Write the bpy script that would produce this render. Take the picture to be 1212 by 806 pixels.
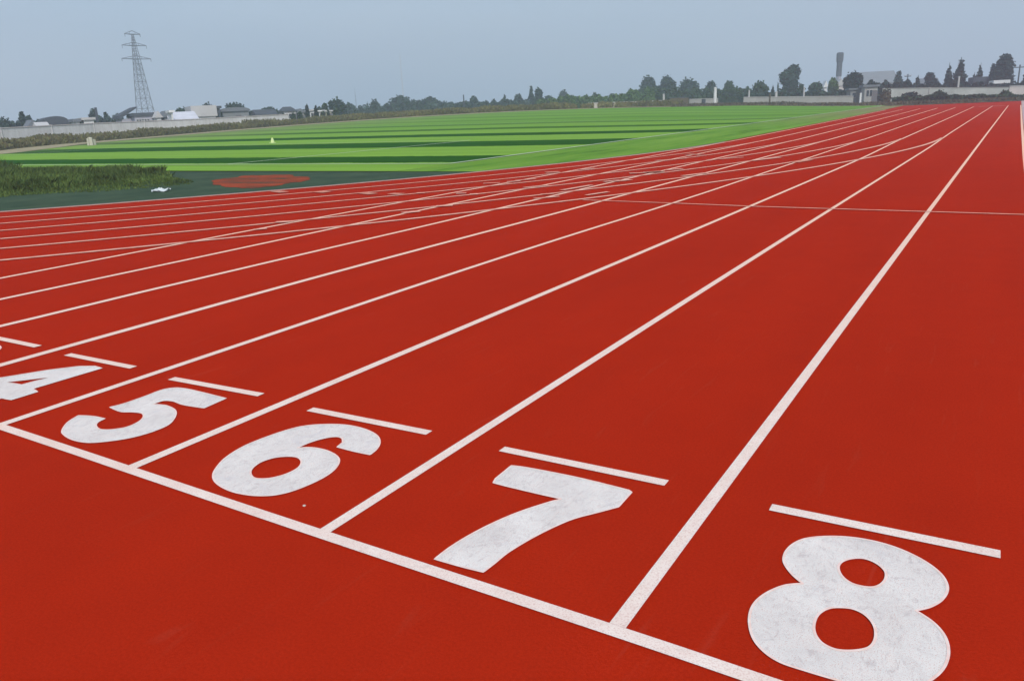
import bpy, bmesh, math, random
import numpy as np
from mathutils import Vector, Matrix, noise
from mathutils.geometry import tessellate_polygon

for o in list(bpy.data.objects): bpy.data.objects.remove(o)
scene = bpy.context.scene
C = scene.collection
random.seed(7)
rng = np.random.default_rng(7)

# ------------------------------------------------------------------ camera
FPX, YAW, PITCH, ROLL = 930.41, -0.5669, -0.2837, -0.0460
EYE = np.array([0.8764, -1.8822, 1.5196])
_f = np.array([math.sin(YAW)*math.cos(PITCH), math.cos(YAW)*math.cos(PITCH), math.sin(PITCH)])
_r = np.array([math.cos(YAW), -math.sin(YAW), 0.0]); _u = np.cross(_r, _f)
CR = _r*math.cos(ROLL) + _u*math.sin(ROLL); CU = -_r*math.sin(ROLL) + _u*math.cos(ROLL); CF = _f
cam_d = bpy.data.cameras.new('camera'); cam = bpy.data.objects.new('camera', cam_d); C.objects.link(cam)
cam_d.sensor_width = 36.0; cam_d.lens = FPX*36/1212; cam_d.clip_start = 0.05; cam_d.clip_end = 6000
cam.matrix_world = Matrix(((CR[0], CU[0], -CF[0], EYE[0]), (CR[1], CU[1], -CF[1], EYE[1]), (CR[2], CU[2], -CF[2], EYE[2]), (0, 0, 0, 1)))
scene.camera = cam

# ------------------------------------------------------------------ world: veiled overcast sky
SUN_EL, SUN_AZ = math.radians(42), math.radians(138)      # azimuth clockwise from +Y: behind the camera
w = bpy.data.worlds.new('World'); scene.world = w; w.use_nodes = True
nt = w.node_tree; nt.nodes.clear()
out = nt.nodes.new('ShaderNodeOutputWorld'); bg = nt.nodes.new('ShaderNodeBackground')
sky = nt.nodes.new('ShaderNodeTexSky'); sky.sky_type = 'NISHITA'; sky.sun_disc = False
sky.sun_elevation = SUN_EL; sky.sun_rotation = SUN_AZ; sky.air_density = 1.6; sky.dust_density = 3.0; sky.ozone_density = 2.0
veil = nt.nodes.new('ShaderNodeMixRGB'); veil.inputs['Fac'].default_value = 0.84
geo = nt.nodes.new('ShaderNodeTexCoord'); nz = nt.nodes.new('ShaderNodeTexNoise')
mp = nt.nodes.new('ShaderNodeMapping'); mp.inputs['Scale'].default_value = (1.0, 1.0, 3.5)
nz.inputs['Scale'].default_value = 1.6; nz.inputs['Detail'].default_value = 3
rampc = nt.nodes.new('ShaderNodeValToRGB')
rampc.color_ramp.elements[0].position = 0.3; rampc.color_ramp.elements[0].color = (3.2, 4.5, 6.05, 1)
rampc.color_ramp.elements[1].position = 0.72; rampc.color_ramp.elements[1].color = (4.35, 5.15, 6.3, 1)
nt.links.new(geo.outputs['Generated'], mp.inputs['Vector']); nt.links.new(mp.outputs[0], nz.inputs['Vector'])
nt.links.new(nz.outputs['Fac'], rampc.inputs['Fac'])
nt.links.new(sky.outputs[0], veil.inputs[1]); nt.links.new(rampc.outputs[0], veil.inputs[2])
nt.links.new(veil.outputs[0], bg.inputs['Color']); bg.inputs['Strength'].default_value = 0.073
nt.links.new(bg.outputs[0], out.inputs['Surface'])

sd = bpy.data.lights.new('sun', 'SUN'); sd.energy = 1.5; sd.angle = math.radians(14); sd.color = (1.0, 0.96, 0.9)
so = bpy.data.objects.new('sun', sd); C.objects.link(so)
sdir = Vector((math.sin(SUN_AZ)*math.cos(SUN_EL), math.cos(SUN_AZ)*math.cos(SUN_EL), math.sin(SUN_EL)))
so.rotation_euler = sdir.to_track_quat('Z', 'Y').to_euler(); so.location = (0, -20, 60)

scene.view_settings.view_transform = 'Standard'; scene.view_settings.look = 'None'
scene.view_settings.exposure = 0.86; scene.view_settings.gamma = 1.0
scene.render.engine = 'CYCLES'
scene.cycles.volume_bounces = 1; scene.cycles.max_bounces = 6
HAZE = 0.0014

# ------------------------------------------------------------------ helpers
def terrain_z(x, y):
    d2 = (x+85)**2 + (y-125)**2
    s = min(max((-12-x)/23, 0), 1); s = s*s*(3-2*s)
    return 1.6*math.exp(-d2/3600)*s
def ray(px, py):
    d = CF + ((px-606)/FPX)*CR - ((py-403)/FPX)*CU
    return d
def gp(px, py, z=0.0):
    d = ray(px, py); t = (z-EYE[2])/d[2]; p = EYE+d*t
    return (float(p[0]), float(p[1]))
def at(px, py, dist):
    d = ray(px, py); d = d/math.hypot(d[0], d[1]); p = EYE+d*dist
    return Vector([float(v) for v in p])
def spot(px, dist, py=120):
    p = at(px, py, dist); return Vector((p.x, p.y, terrain_z(p.x, p.y)))
def span(xl, xr, ytop, dist):
    """ground centre, width and height (m) of something seen between two photo columns at a distance"""
    ym = ytop + 8
    a, b = at(xl, ym, dist), at(xr, ym, dist)
    g = spot((xl+xr)/2, dist, ym); top = at((xl+xr)/2, ytop, dist)
    return g, (Vector((a.x, a.y))-Vector((b.x, b.y))).length, top.z-g.z

def mat(name, build=None, color=(0.5, 0.5, 0.5), rough=0.85, spec=0.05):
    m = bpy.data.materials.new(name); m.use_nodes = True
    b = m.node_tree.nodes['Principled BSDF']
    b.inputs['Base Color'].default_value = (*color, 1); b.inputs['Roughness'].default_value = rough
    b.inputs['Specular IOR Level'].default_value = spec
    if build: build(m.node_tree, b)
    return m
def N(t, kind, **kw):
    n = t.nodes.new(kind)
    for k, v in kw.items():
        if k in n.inputs: n.inputs[k].default_value = v
        else: setattr(n, k, v)
    return n
def coords(t, scale=(1, 1, 1)):
    tc = N(t, 'ShaderNodeTexCoord'); m = N(t, 'ShaderNodeMapping'); m.inputs['Scale'].default_value = scale
    t.links.new(tc.outputs['Object'], m.inputs['Vector']); return m.outputs[0]
def noise_n(t, vec, scale, detail=4, rough=0.55, dist=0.0):
    n = N(t, 'ShaderNodeTexNoise'); n.inputs['Scale'].default_value = scale; n.inputs['Detail'].default_value = detail
    n.inputs['Roughness'].default_value = rough; n.inputs['Distortion'].default_value = dist
    t.links.new(vec, n.inputs['Vector']); return n.outputs['Fac']
def ramp(t, fac, stops, interp='LINEAR'):
    r = N(t, 'ShaderNodeValToRGB'); cr = r.color_ramp; cr.interpolation = interp
    while len(cr.elements) < len(stops): cr.elements.new(0.5)
    for e, (p, c) in zip(cr.elements, stops): e.position = p; e.color = (*c, 1)
    t.links.new(fac, r.inputs['Fac']); return r.outputs[0]
def mix(t, fac, a, b, mode='MIX'):
    m = N(t, 'ShaderNodeMixRGB', blend_type=mode)
    for s, v in ((0, fac), (1, a), (2, b)):
        if hasattr(v, 'links'): t.links.new(v, m.inputs[s])
        elif s == 0: m.inputs[0].default_value = v
        else: m.inputs[s].default_value = (*v, 1)
    return m.outputs[0]
def bump(t, b, h, strength=0.3, dist=0.01):
    n = N(t, 'ShaderNodeBump'); n.inputs['Strength'].default_value = strength; n.inputs['Distance'].default_value = dist
    t.links.new(h, n.inputs['Height']); t.links.new(n.outputs[0], b.inputs['Normal'])

# ---- materials
def track_mat(t, b):
    v = coords(t)
    big = noise_n(t, v, 0.35, 5, 0.6); mid = noise_n(t, v, 3.0, 5, 0.65); fine = noise_n(t, v, 420, 3, 0.7)
    lane = N(t, 'ShaderNodeTexNoise'); vv = coords(t, (1.4, 0.12, 1)); t.links.new(vv, lane.inputs['Vector']); lane.inputs['Scale'].default_value = 1.0; lane.inputs['Detail'].default_value = 4
    c = ramp(t, big, [(0.3, (0.36, 0.0155, 0.0030)), (0.7, (0.46, 0.0215, 0.0042))])
    c = mix(t, 0.35, c, ramp(t, mid, [(0.3, (0.30, 0.0125, 0.0028)), (0.7, (0.50, 0.0250, 0.005))]))
    c = mix(t, 0.30, c, ramp(t, lane.outputs['Fac'], [(0.3, (0.27, 0.0120, 0.0032)), (0.7, (0.49, 0.0225, 0.0045))]))
    c = mix(t, 0.45, c, ramp(t, fine, [(0.32, (0.20, 0.008, 0.004)), (0.5, (0.41, 0.0185, 0.0040)), (0.75, (0.56, 0.048, 0.024))]))
    gr = noise_n(t, v, 95, 4, 0.75); sc = N(t, 'ShaderNodeTexNoise'); t.links.new(coords(t, (9, 0.9, 1)), sc.inputs['Vector']); sc.inputs['Scale'].default_value = 2.2; sc.inputs['Detail'].default_value = 7; sc.inputs['Distortion'].default_value = 0.8
    c = mix(t, 0.5, c, ramp(t, gr, [(0.30, (0.66, 0.6, 0.6)), (0.5, (1, 1, 1)), (0.72, (1.30, 1.6, 1.7))]), 'MULTIPLY')
    c = mix(t, ramp(t, sc.outputs['Fac'], [(0.62, (0, 0, 0)), (0.78, (0.20, 0.20, 0.20))]), c, (0.42, 0.075, 0.045))
    t.links.new(c, b.inputs['Base Color']); bump(t, b, gr, 0.4, 0.003)
    b.inputs['Roughness'].default_value = 0.95; b.inputs['Specular IOR Level'].default_value = 0.015
M_track = mat('red_rubber', track_mat)
def paint_line(t, b):
    v = coords(t); n = noise_n(t, v, 5, 6, 0.7); f = noise_n(t, v, 160, 3, 0.7); p = noise_n(t, v, 22, 6, 0.75)
    c = ramp(t, n, [(0.3, (0.80, 0.61, 0.53)), (0.7, (0.89, 0.75, 0.67))])
    c = mix(t, ramp(t, f, [(0.34, (0.5, 0.5, 0.5)), (0.5, (0, 0, 0))]), c, (0.56, 0.26, 0.20))
    c = mix(t, ramp(t, p, [(0.30, (0.55, 0.55, 0.55)), (0.42, (0, 0, 0))]), c, (0.60, 0.46, 0.40))
    sy = N(t, 'ShaderNodeSeparateXYZ'); t.links.new(v, sy.inputs[0])
    mr = N(t, 'ShaderNodeMapRange'); mr.inputs['From Min'].default_value = 0.6; mr.inputs['From Max'].default_value = 11; mr.inputs['To Max'].default_value = 0.85
    mx = N(t, 'ShaderNodeMath', operation='MULTIPLY_ADD'); mx.inputs[1].default_value = -0.8; t.links.new(sy.outputs['X'], mx.inputs[0]); t.links.new(sy.outputs['Y'], mx.inputs[2]); t.links.new(mx.outputs[0], mr.inputs['Value'])
    c = mix(t, mr.outputs[0], c, (0.90, 0.50, 0.35))
    t.links.new(c, b.inputs['Base Color']); b.inputs['Roughness'].default_value = 0.8; b.inputs['Specular IOR Level'].default_value = 0.12; bump(t, b, f, 0.3, 0.002)
M_line = mat('line_paint', paint_line)
def worn_line(t, b):
    v = coords(t); n = noise_n(t, v, 9, 6, 0.75)
    t.links.new(ramp(t, n, [(0.30, (0.66, 0.24, 0.17)), (0.65, (0.84, 0.48, 0.37))]), b.inputs['Base Color']); b.inputs['Specular IOR Level'].default_value = 0.05
M_worn = mat('worn_paint', worn_line)
def digit_mat(t, b):
    v = coords(t); vs = coords(t, (1.0, 0.35, 1))
    a = noise_n(t, v, 4, 4, 0.55, 0.3); s1 = noise_n(t, coords(t, (1.0, 0.22, 1)), 85, 6, 0.8, 2.2); s2 = noise_n(t, coords(t, (0.25, 1.0, 1)), 60, 6, 0.8, 2.0); f = noise_n(t, v, 260, 3, 0.75); p = noise_n(t, v, 13, 6, 0.75, 1.2)
    c = ramp(t, a, [(0.3, (0.70, 0.64, 0.60)), (0.7, (0.82, 0.76, 0.71))])
    c = mix(t, 0.55, c, ramp(t, p, [(0.32, (0.80, 0.76, 0.76)), (0.5, (1, 1, 1)), (0.7, (1.05, 0.97, 0.94))]), 'MULTIPLY')
    c = mix(t, ramp(t, s1, [(0.30, (0.75, 0.75, 0.75)), (0.41, (0, 0, 0))]), c, (0.42, 0.33, 0.31))
    c = mix(t, ramp(t, s2, [(0.27, (0.75, 0.75, 0.75)), (0.36, (0, 0, 0))]), c, (0.38, 0.31, 0.30))
    s3 = noise_n(t, coords(t, (1.0, 0.5, 1)), 17, 7, 0.78, 2.6); s4 = noise_n(t, v, 5.5, 5, 0.7, 0.8)
    c = mix(t, ramp(t, s3, [(0.36, (0.50, 0.50, 0.50)), (0.47, (0, 0, 0))]), c, (0.46, 0.38, 0.37))
    c = mix(t, ramp(t, s4, [(0.58, (0, 0, 0)), (0.70, (0.5, 0.5, 0.5))]), c, (0.60, 0.56, 0.57))
    ed = noise_n(t, v, 38, 6, 0.8, 0.5); c = mix(t, ramp(t, ed, [(0.27, (0.9, 0.9, 0.9)), (0.33, (0, 0, 0))]), c, (0.50, 0.10, 0.06))
    c = mix(t, ramp(t, f, [(0.36, (0.8, 0.8, 0.8)), (0.44, (0, 0, 0))]), c, (0.55, 0.22, 0.16))
    t.links.new(c, b.inputs['Base Color']); b.inputs['Roughness'].default_value = 0.85; b.inputs['Specular IOR Level'].default_value = 0.08; bump(t, b, s1, 0.4, 0.002)
M_digit = mat('number_paint', digit_mat)
M_rim = mat('edge_halo_paint', lambda t, b: t.links.new(ramp(t, noise_n(t, coords(t), 30, 4), [(0.3, (0.84, 0.55, 0.47)), (0.7, (0.90, 0.72, 0.65))]), b.inputs['Base Color']))  # pinkish colour of the bright halo drawn round the numbers
YE = [15.9, 18.9, 22.4, 28.8, 34.0, 40.6, 44.7, 51.6, 55.6]     # turf stripe edges along Y, light first
def turf_mat(t, b):
    tc = N(t, 'ShaderNodeTexCoord'); sx = N(t, 'ShaderNodeSeparateXYZ'); t.links.new(tc.outputs['Object'], sx.inputs[0])
    mr = N(t, 'ShaderNodeMapRange'); mr.inputs['From Min'].default_value = 0; mr.inputs['From Max'].default_value = 120
    wob = N(t, 'ShaderNodeMath', operation='MULTIPLY_ADD'); wob.inputs[1].default_value = 0.9; t.links.new(noise_n(t, tc.outputs['Object'], 0.9, 5, 0.75), wob.inputs[0]); t.links.new(sx.outputs['Y'], wob.inputs[2])
    t.links.new(wob.outputs[0], mr.inputs['Value'])
    L1, L2, D = (0.20, 0.38, 0.045), (0.16, 0.40, 0.065), (0.016, 0.095, 0.004)
    st = [(0.0, L1)]; e = list(YE)
    while e[-1] < 108: e += [e[-1]+6.8, e[-1]+10.8]
    for i, y in enumerate(e[1:]): st.append(((y+0.45)/120.0, D if i % 2 == 0 else L1))
    c = ramp(t, mr.outputs[0], st[:32], 'CONSTANT')
    v = coords(t); vs = coords(t, (0.08, 1.0, 1))
    c = mix(t, 0.5, c, ramp(t, noise_n(t, vs, 0.8, 5, 0.7), [(0.3, (0.55, 0.55, 0.55)), (0.7, (1.2, 1.1, 1.25))]), 'MULTIPLY')
    # the stripes lose their contrast towards the far half
    far = ramp(t, mr.outputs[0], [(0.36, (0, 0, 0)), (0.62, (0.72, 0.72, 0.72)), (0.9, (0.85, 0.85, 0.85))])
    c = mix(t, far, c, ramp(t, noise_n(t, vs, 0.25, 5, 0.6), [(0.3, (0.075, 0.22, 0.016)), (0.7, (0.17, 0.31, 0.040))]))
    nx = N(t, 'ShaderNodeMapRange'); nx.inputs['From Min'].default_value = -58; nx.inputs['From Max'].default_value = -82; t.links.new(sx.outputs['X'], nx.inputs['Value'])
    c = mix(t, mix(t, 1.0, nx.outputs[0], (0.75, 0.75, 0.75), 'MULTIPLY'), c, ramp(t, noise_n(t, v, 0.3, 5, 0.6), [(0.3, (0.13, 0.20, 0.05)), (0.7, (0.24, 0.26, 0.10))]))
    t.links.new(c, b.inputs['Base Color']); b.inputs['Roughness'].default_value = 0.9; b.inputs['Specular IOR Level'].default_value = 0.02
    bump(t, b, noise_n(t, v, 60, 3), 0.4, 0.02)
M_turf = mat('artificial_turf', turf_mat)
def margin_mat(t, b):
    v = coords(t); vs = coords(t, (1, 0.12, 1)); sx = N(t, 'ShaderNodeSeparateXYZ'); t.links.new(v, sx.inputs[0])
    c = ramp(t, noise_n(t, vs, 0.9, 6, 0.7), [(0.30, (0.030, 0.080, 0.010)), (0.42, (0.110, 0.25, 0.022)), (0.7, (0.20, 0.34, 0.045))])
    mr = N(t, 'ShaderNodeMapRange'); mr.inputs['From Min'].default_value = 45; mr.inputs['From Max'].default_value = 95; t.links.new(sx.outputs['Y'], mr.inputs['Value'])
    c = mix(t, mr.outputs[0], c, ramp(t, noise_n(t, v, 0.6, 6, 0.7), [(0.3, (0.15, 0.16, 0.05)), (0.7, (0.30, 0.24, 0.12))]))
    t.links.new(c, b.inputs['Base Color']); b.inputs['Specular IOR Level'].default_value = 0.03
M_margin = mat('margin_turf', margin_mat)
M_dzone = mat('dark_green_rubber', lambda t, b: t.links.new(ramp(t, noise_n(t, coords(t), 0.9, 6, 0.65), [(0.3, (0.026, 0.056, 0.030)), (0.7, (0.058, 0.092, 0.050))]), b.inputs['Base Color']))
M_redfan = mat('old_red_rubber', lambda t, b: t.links.new(ramp(t, noise_n(t, coords(t, (0.5, 1, 1)), 1.3, 6, 0.7), [(0.34, (0.06, 0.060, 0.035)), (0.46, (0.20, 0.045, 0.018)), (0.66, (0.40, 0.062, 0.018))]), b.inputs['Base Color']))
M_turfline = mat('turf_line_white', color=(0.55, 0.64, 0.45), rough=0.8)
def ground_mat(t, b):
    v = coords(t)
    c = ramp(t, noise_n(t, v, 0.08, 8, 0.7), [(0.3, (0.085, 0.075, 0.040)), (0.5, (0.13, 0.12, 0.055)), (0.7, (0.075, 0.10, 0.035))])
    c = mix(t, 0.4, c, ramp(t, noise_n(t, v, 1.7, 5, 0.7), [(0.3, (0.10, 0.08, 0.05)), (0.7, (0.15, 0.15, 0.07))]))
    t.links.new(c, b.inputs['Base Color']); bump(t, b, noise_n(t, v, 3, 5), 0.6, 0.2)
M_ground = mat('rough_ground', ground_mat, rough=0.95)
M_path = mat('sandy_path', lambda t, b: t.links.new(ramp(t, noise_n(t, coords(t), 0.5, 6, 0.7), [(0.25, (0.23, 0.19, 0.11)), (0.6, (0.38, 0.32, 0.20)), (0.8, (0.27, 0.26, 0.13))]), b.inputs['Base Color']), rough=0.95)
M_pave = mat('pale_paving', lambda t, b: t.links.new(ramp(t, noise_n(t, coords(t), 1.2, 6, 0.7), [(0.3, (0.46, 0.30, 0.27)), (0.7, (0.56, 0.42, 0.39))]), b.inputs['Base Color']), rough=0.9)
def leafy(name, a, c, s=0.5, k=0.6):
    def f(t, b):
        g = N(t, 'ShaderNodeNewGeometry'); r = ramp(t, g.outputs['Random Per Island'], [(0.0, a), (1.0, c)])
        n = ramp(t, noise_n(t, coords(t), s, 4, 0.6), [(0.3, (k, k, k)), (0.7, (1.9-k, 1.9-k, 1.75-k))])
        t.links.new(mix(t, 1.0, r, n, 'MULTIPLY'), b.inputs['Base Color'])
    return mat(name, f, rough=0.75, spec=0.15)
M_leaf = leafy('dark_leaves', (0.018, 0.036, 0.020), (0.052, 0.085, 0.040))
M_leafb = leafy('blue_green_leaves', (0.018, 0.034, 0.030), (0.045, 0.075, 0.055))
M_leafg = leafy('fresh_leaves', (0.040, 0.085, 0.022), (0.085, 0.140, 0.040))
M_conif = leafy('conifer_needles', (0.010, 0.018, 0.018), (0.028, 0.042, 0.034))
M_weed = leafy('dry_weed_stems', (0.13, 0.100, 0.050), (0.18, 0.18, 0.075), 0.12)
M_brush = leafy('brown_brush', (0.07, 0.055, 0.042), (0.14, 0.12, 0.085))
M_grass = leafy('wild_grass_blades', (0.048, 0.092, 0.022), (0.130, 0.185, 0.052), 0.55, 0.40)
M_bark = mat('bark', color=(0.09, 0.07, 0.055), rough=0.9)
def plain(name, c, var=0.12, rough=0.85, scale=0.6):
    lo = tuple(x*(1-var) for x in c); hi = tuple(min(x*(1+var), 0.9) for x in c)
    return mat(name, lambda t, b: t.links.new(ramp(t, noise_n(t, coords(t), scale, 6, 0.7), [(0.3, lo), (0.7, hi)]), b.inputs['Base Color']), rough=rough)
M_white = plain('white_render', (0.74, 0.73, 0.72)); M_pale = plain('pale_render', (0.52, 0.50, 0.49)); M_pink = plain('pinkish_render', (0.60, 0.53, 0.50))
M_lilac = plain('lilac_render', (0.42, 0.41, 0.47)); M_grey = plain('grey_cladding', (0.22, 0.23, 0.24)); M_dgrey = plain('dark_grey_cladding', (0.085, 0.095, 0.11))
M_roof = plain('dark_roof', (0.075, 0.082, 0.098)); M_groof = plain('grey_roof', (0.17, 0.18, 0.20)); M_lroof = plain('light_roof', (0.60, 0.59, 0.64))
M_yel = plain('cream_render', (0.66, 0.63, 0.47)); M_glass = mat('window_glass', color=(0.03, 0.04, 0.05), rough=0.15, spec=0.5)
M_door = plain('door_paint', (0.16, 0.15, 0.16)); M_steel = plain('galvanised_steel', (0.16, 0.17, 0.19), rough=0.6)
M_conc = plain('concrete', (0.36, 0.35, 0.33)); M_brown = plain('brown_boards', (0.12, 0.095, 0.065)); M_rubble = plain('pale_rubble', (0.55, 0.50, 0.42))
def wall_mat(t, b):
    v = coords(t)
    c = ramp(t, noise_n(t, v, 0.35, 7, 0.7), [(0.3, (0.62, 0.58, 0.55)), (0.7, (0.82, 0.79, 0.77))])
    c = mix(t, 0.35, c, ramp(t, noise_n(t, coords(t, (1, 1, 0.15)), 2.5, 5, 0.7), [(0.35, (0.38, 0.36, 0.31)), (0.65, (0.74, 0.71, 0.69))]))
    t.links.new(c, b.inputs['Base Color'])
M_wall = mat('whitewashed_wall', wall_mat, rough=0.9)

# ---- object creation
def tag(o, label=None, cat=None, group=None, kind=None):
    if label: o['label'] = label
    if cat: o['category'] = cat
    if group: o['group'] = group
    if kind: o['kind'] = kind
    return o
def link(name, me, m, parent=None, loc=None):
    o = bpy.data.objects.new(name, me); C.objects.link(o)
    if m and not me.materials: me.materials.append(m)
    if parent: o.parent = parent
    if loc is not None: o.location = loc
    return o
def pymesh(name, vs, fs, m, parent=None, loc=None, smooth=False):
    me = bpy.data.meshes.new(name); me.from_pydata([tuple(v) for v in vs], [], [tuple(f) for f in fs]); me.update()
    if smooth:
        for p in me.polygons: p.use_smooth = True
    return link(name, me, m, parent, loc)
def empty(name, loc, rz=0):
    o = bpy.data.objects.new(name, None); C.objects.link(o); o.location = loc; o.rotation_euler = (0, 0, rz); o.empty_display_size = 0.3
    return o
class MB:
    def __init__(s): s.v = []; s.f = []
    def box(s, x0, x1, y0, y1, z0, z1):
        n = len(s.v); s.v += [(x, y, z) for z in (z0, z1) for x, y in ((x0, y0), (x1, y0), (x1, y1), (x0, y1))]
        s.f += [(n, n+3, n+2, n+1), (n+4, n+5, n+6, n+7), (n, n+1, n+5, n+4), (n+1, n+2, n+6, n+5), (n+2, n+3, n+7, n+6), (n+3, n, n+4, n+7)]; return s
    def prism(s, poly, y0, y1):      # polygon in xz extruded along y
        n = len(s.v); k = len(poly); s.v += [(x, y0, z) for x, z in poly]+[(x, y1, z) for x, z in poly]
        s.f += [tuple(range(n, n+k)), tuple(range(n+2*k-1, n+k-1, -1))]
        s.f += [(n+i, n+k+i, n+k+(i+1) % k, n+(i+1) % k) for i in range(k)]; return s
    def bar(s, a, b, r, r2=None, sides=6):
        a, b = Vector(a), Vector(b); d = (b-a).normalized(); h = Vector((0, 0, 1)) if abs(d.z) < 0.9 else Vector((1, 0, 0))
        u = d.cross(h).normalized(); v = d.cross(u); n = len(s.v); r2 = r if r2 is None else r2
        for p, rr in ((a, r), (b, r2)):
            for i in range(sides):
                t = 2*math.pi*i/sides; s.v.append(tuple(p+u*math.cos(t)*rr+v*math.sin(t)*rr))
        s.f += [(n+i, n+(i+1) % sides, n+sides+(i+1) % sides, n+sides+i) for i in range(sides)]
        s.f += [tuple(range(n+sides-1, n-1, -1)), tuple(range(n+sides, n+2*sides))]; return s
    def lathe(s, prof, sides=20):
        n = len(s.v)
        for r, z in prof:
            for i in range(sides): t = 2*math.pi*i/sides; s.v.append((r*math.cos(t), r*math.sin(t), z))
        for j in range(len(prof)-1):
            for i in range(sides): a = n+j*sides; s.f.append((a+i, a+(i+1) % sides, a+sides+(i+1) % sides, a+sides+i))
        s.f += [tuple(range(n+sides-1, n-1, -1)), tuple(range(n+(len(prof)-1)*sides, n+len(prof)*sides))]; return s
    def build(s, name, m, parent=None, loc=None): return pymesh(name, s.v, s.f, m, parent, loc)

# ------------------------------------------------------------------ SETTING: ground
def grid_axis(lo, hi, step, far):
    a = list(np.arange(lo, hi+0.01, step)); return [-far, -far*0.4]+a+[far*0.4, far]
xs = grid_axis(-220, 60, 4, 3500); ys = grid_axis(-40, 260, 4, 3500)
vs = [(x, y, terrain_z(x, y)-0.06) for y in ys for x in xs]; nx = len(xs)
fs = [(j*nx+i, j*nx+i+1, (j+1)*nx+i+1, (j+1)*nx+i) for j in range(len(ys)-1) for i in range(nx-1)]
tag(pymesh('ground', vs, fs, M_ground, smooth=True), 'rough brown and green ground reaching to the horizon', kind='structure')

LW = 1.22; XC, YC, RI = -45.04, 29.0, 36.5
def fan(k, y):      # the inner lanes spread very slightly towards the far end
    g = np.interp(y, [30, 59, 84, 112], [0, -0.7, -1.5, -2.6]); return max(0, (-k-1)/6)*float(g)
YEND = 110.0
inner = [(XC+36.3*math.cos(math.radians(a)), YC+36.3*math.sin(math.radians(a))) for a in range(-175, 1, 2)]
inner += [(-8.74+fan(-7, y), y) for y in np.arange(32, YEND+0.1, 4)]
n = len(inner)
outer = []
for i, (x, y) in enumerate(inner):
    outer.append((x, y))
# track sheet: quads between the inner boundary and a straight outer edge
vs = []; fs = []
for (x, y) in inner: vs.append((x, y, 0.0))
poly = [Vector((x, y, 0)) for x, y in inner] + [Vector((1.30, YEND, 0)), Vector((1.30, -26, 0)), Vector((-100, -26, 0)), Vector((-100, inner[0][1], 0))]
tri = tessellate_polygon([poly])
track = pymesh('running_track', poly, tri, M_track)
tag(track, 'red rubber running track with white lanes and bend coming in from the left', kind='structure')
def ribbon(name, pts, width, z, m, parent=None, close=False):
    vs = []; k = len(pts)
    for i in range(k):
        a = Vector(pts[max(i-1, 0)]); b = Vector(pts[min(i+1, k-1)]); d = (b-a).normalized(); nn = Vector((-d.y, d.x))*(width/2)
        p = Vector(pts[i]); vs += [(p.x+nn.x, p.y+nn.y, z), (p.x-nn.x, p.y-nn.y, z)]
    fs = [(2*i, 2*i+1, 2*i+3, 2*i+2) for i in range(k-1)]
    return pymesh(name, vs, fs, m, parent)
def crom(pts, n=6):
    out = []; k = len(pts)
    for i in range(k-1):
        p0, p1, p2, p3 = (Vector(pts[max(i-1, 0)]), Vector(pts[i]), Vector(pts[i+1]), Vector(pts[min(i+2, k-1)]))
        for j in range(n):
            t = j/n; out.append(tuple(0.5*((2*p1)+(p2-p0)*t+(2*p0-5*p1+4*p2-p3)*t*t+(3*p1-p0-3*p2+p3)*t**3)))
    out.append(tuple(pts[-1])); return out
# straight lane lines, hand painted and so not perfectly true: offsets (m) from the ruled line along Y
trace = {0: [(728, 745)], -1: [(383, 630), (885, 310), (1103, 173)], -2: [(157, 553), (800, 282), (1021, 187.5)], -3: [(5, 502), (607, 300), (800, 240)],
         -4: [(0, 433), (402, 320), (600, 268.5)], -5: [(0, 387), (272, 320), (400, 292.5), (600, 244.5)], -6: [(0, 355), (200, 312.5), (450, 258.8)], -7: [(0, 330.5), (215, 288)]}
LANEX = {}
for k, pts in trace.items():
    w_ = sorted([gp(*p) for p in pts], key=lambda q: q[1]); yy = [q[1] for q in w_]; dx = [q[0]-k*LW for q in w_]
    yy = yy+[max(26, yy[-1]+8)]; dx = dx+[0.0]
    LANEX[k] = (yy, dx)
def lane_x(k, y):
    if k in LANEX: return k*LW+float(np.interp(y, *LANEX[k]))+fan(k, y)
    return float(np.interp(y, [0, 10, 19, 40, 67, 84, 110], [1.22, 1.16, 1.10, 1.04, 0.985, 0.95, 0.92]))
LWID = 0.05
for k in range(-7, 2):
    y0 = 0.0
    pts = [(lane_x(k, y), y) for y in [0.0]+list(np.arange(0.5, 84.6, 1.0))]
    pts = [(float(np.mean([lane_x(k, max(0, y+d)) for d in (-2, -1, 0, 1, 2)])) if y > 2 else lane_x(k, y), y) for _, y in pts]
    o = ribbon('lane_line', pts, LWID*(1.08 if k >= -1 else 1.25 if k >= -3 else 1.6) if k < 1 else 0.075, 0.004, M_line, track)
    if k == 1: o['label'] = 'outermost lane line along the right edge'
# start line
sl = sorted([gp(5, 507), gp(157, 558), gp(383, 634), gp(728, 748), gp(905, 808)], key=lambda q: q[0])
sl = [(-9.3, sl[0][1]+0.02)]+sl+[(1.3, sl[-1][1]-0.01)]
# hug the traced centre of the line
tag(ribbon('start_line', crom(sl, 8), 0.053, 0.0055, M_line, track), 'thick white start line across all the lanes')
# bend lines, tangent to the straight
for j in range(7):
    R_ = RI+j*LW; k = -7+j
    pts = [(XC+R_*math.cos(math.radians(a)), YC+R_*math.sin(math.radians(a))) for a in np.arange(0, -150, -1.0)]
    o = ribbon('bend_line', pts, 0.11, 0.009, M_worn, track)
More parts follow.
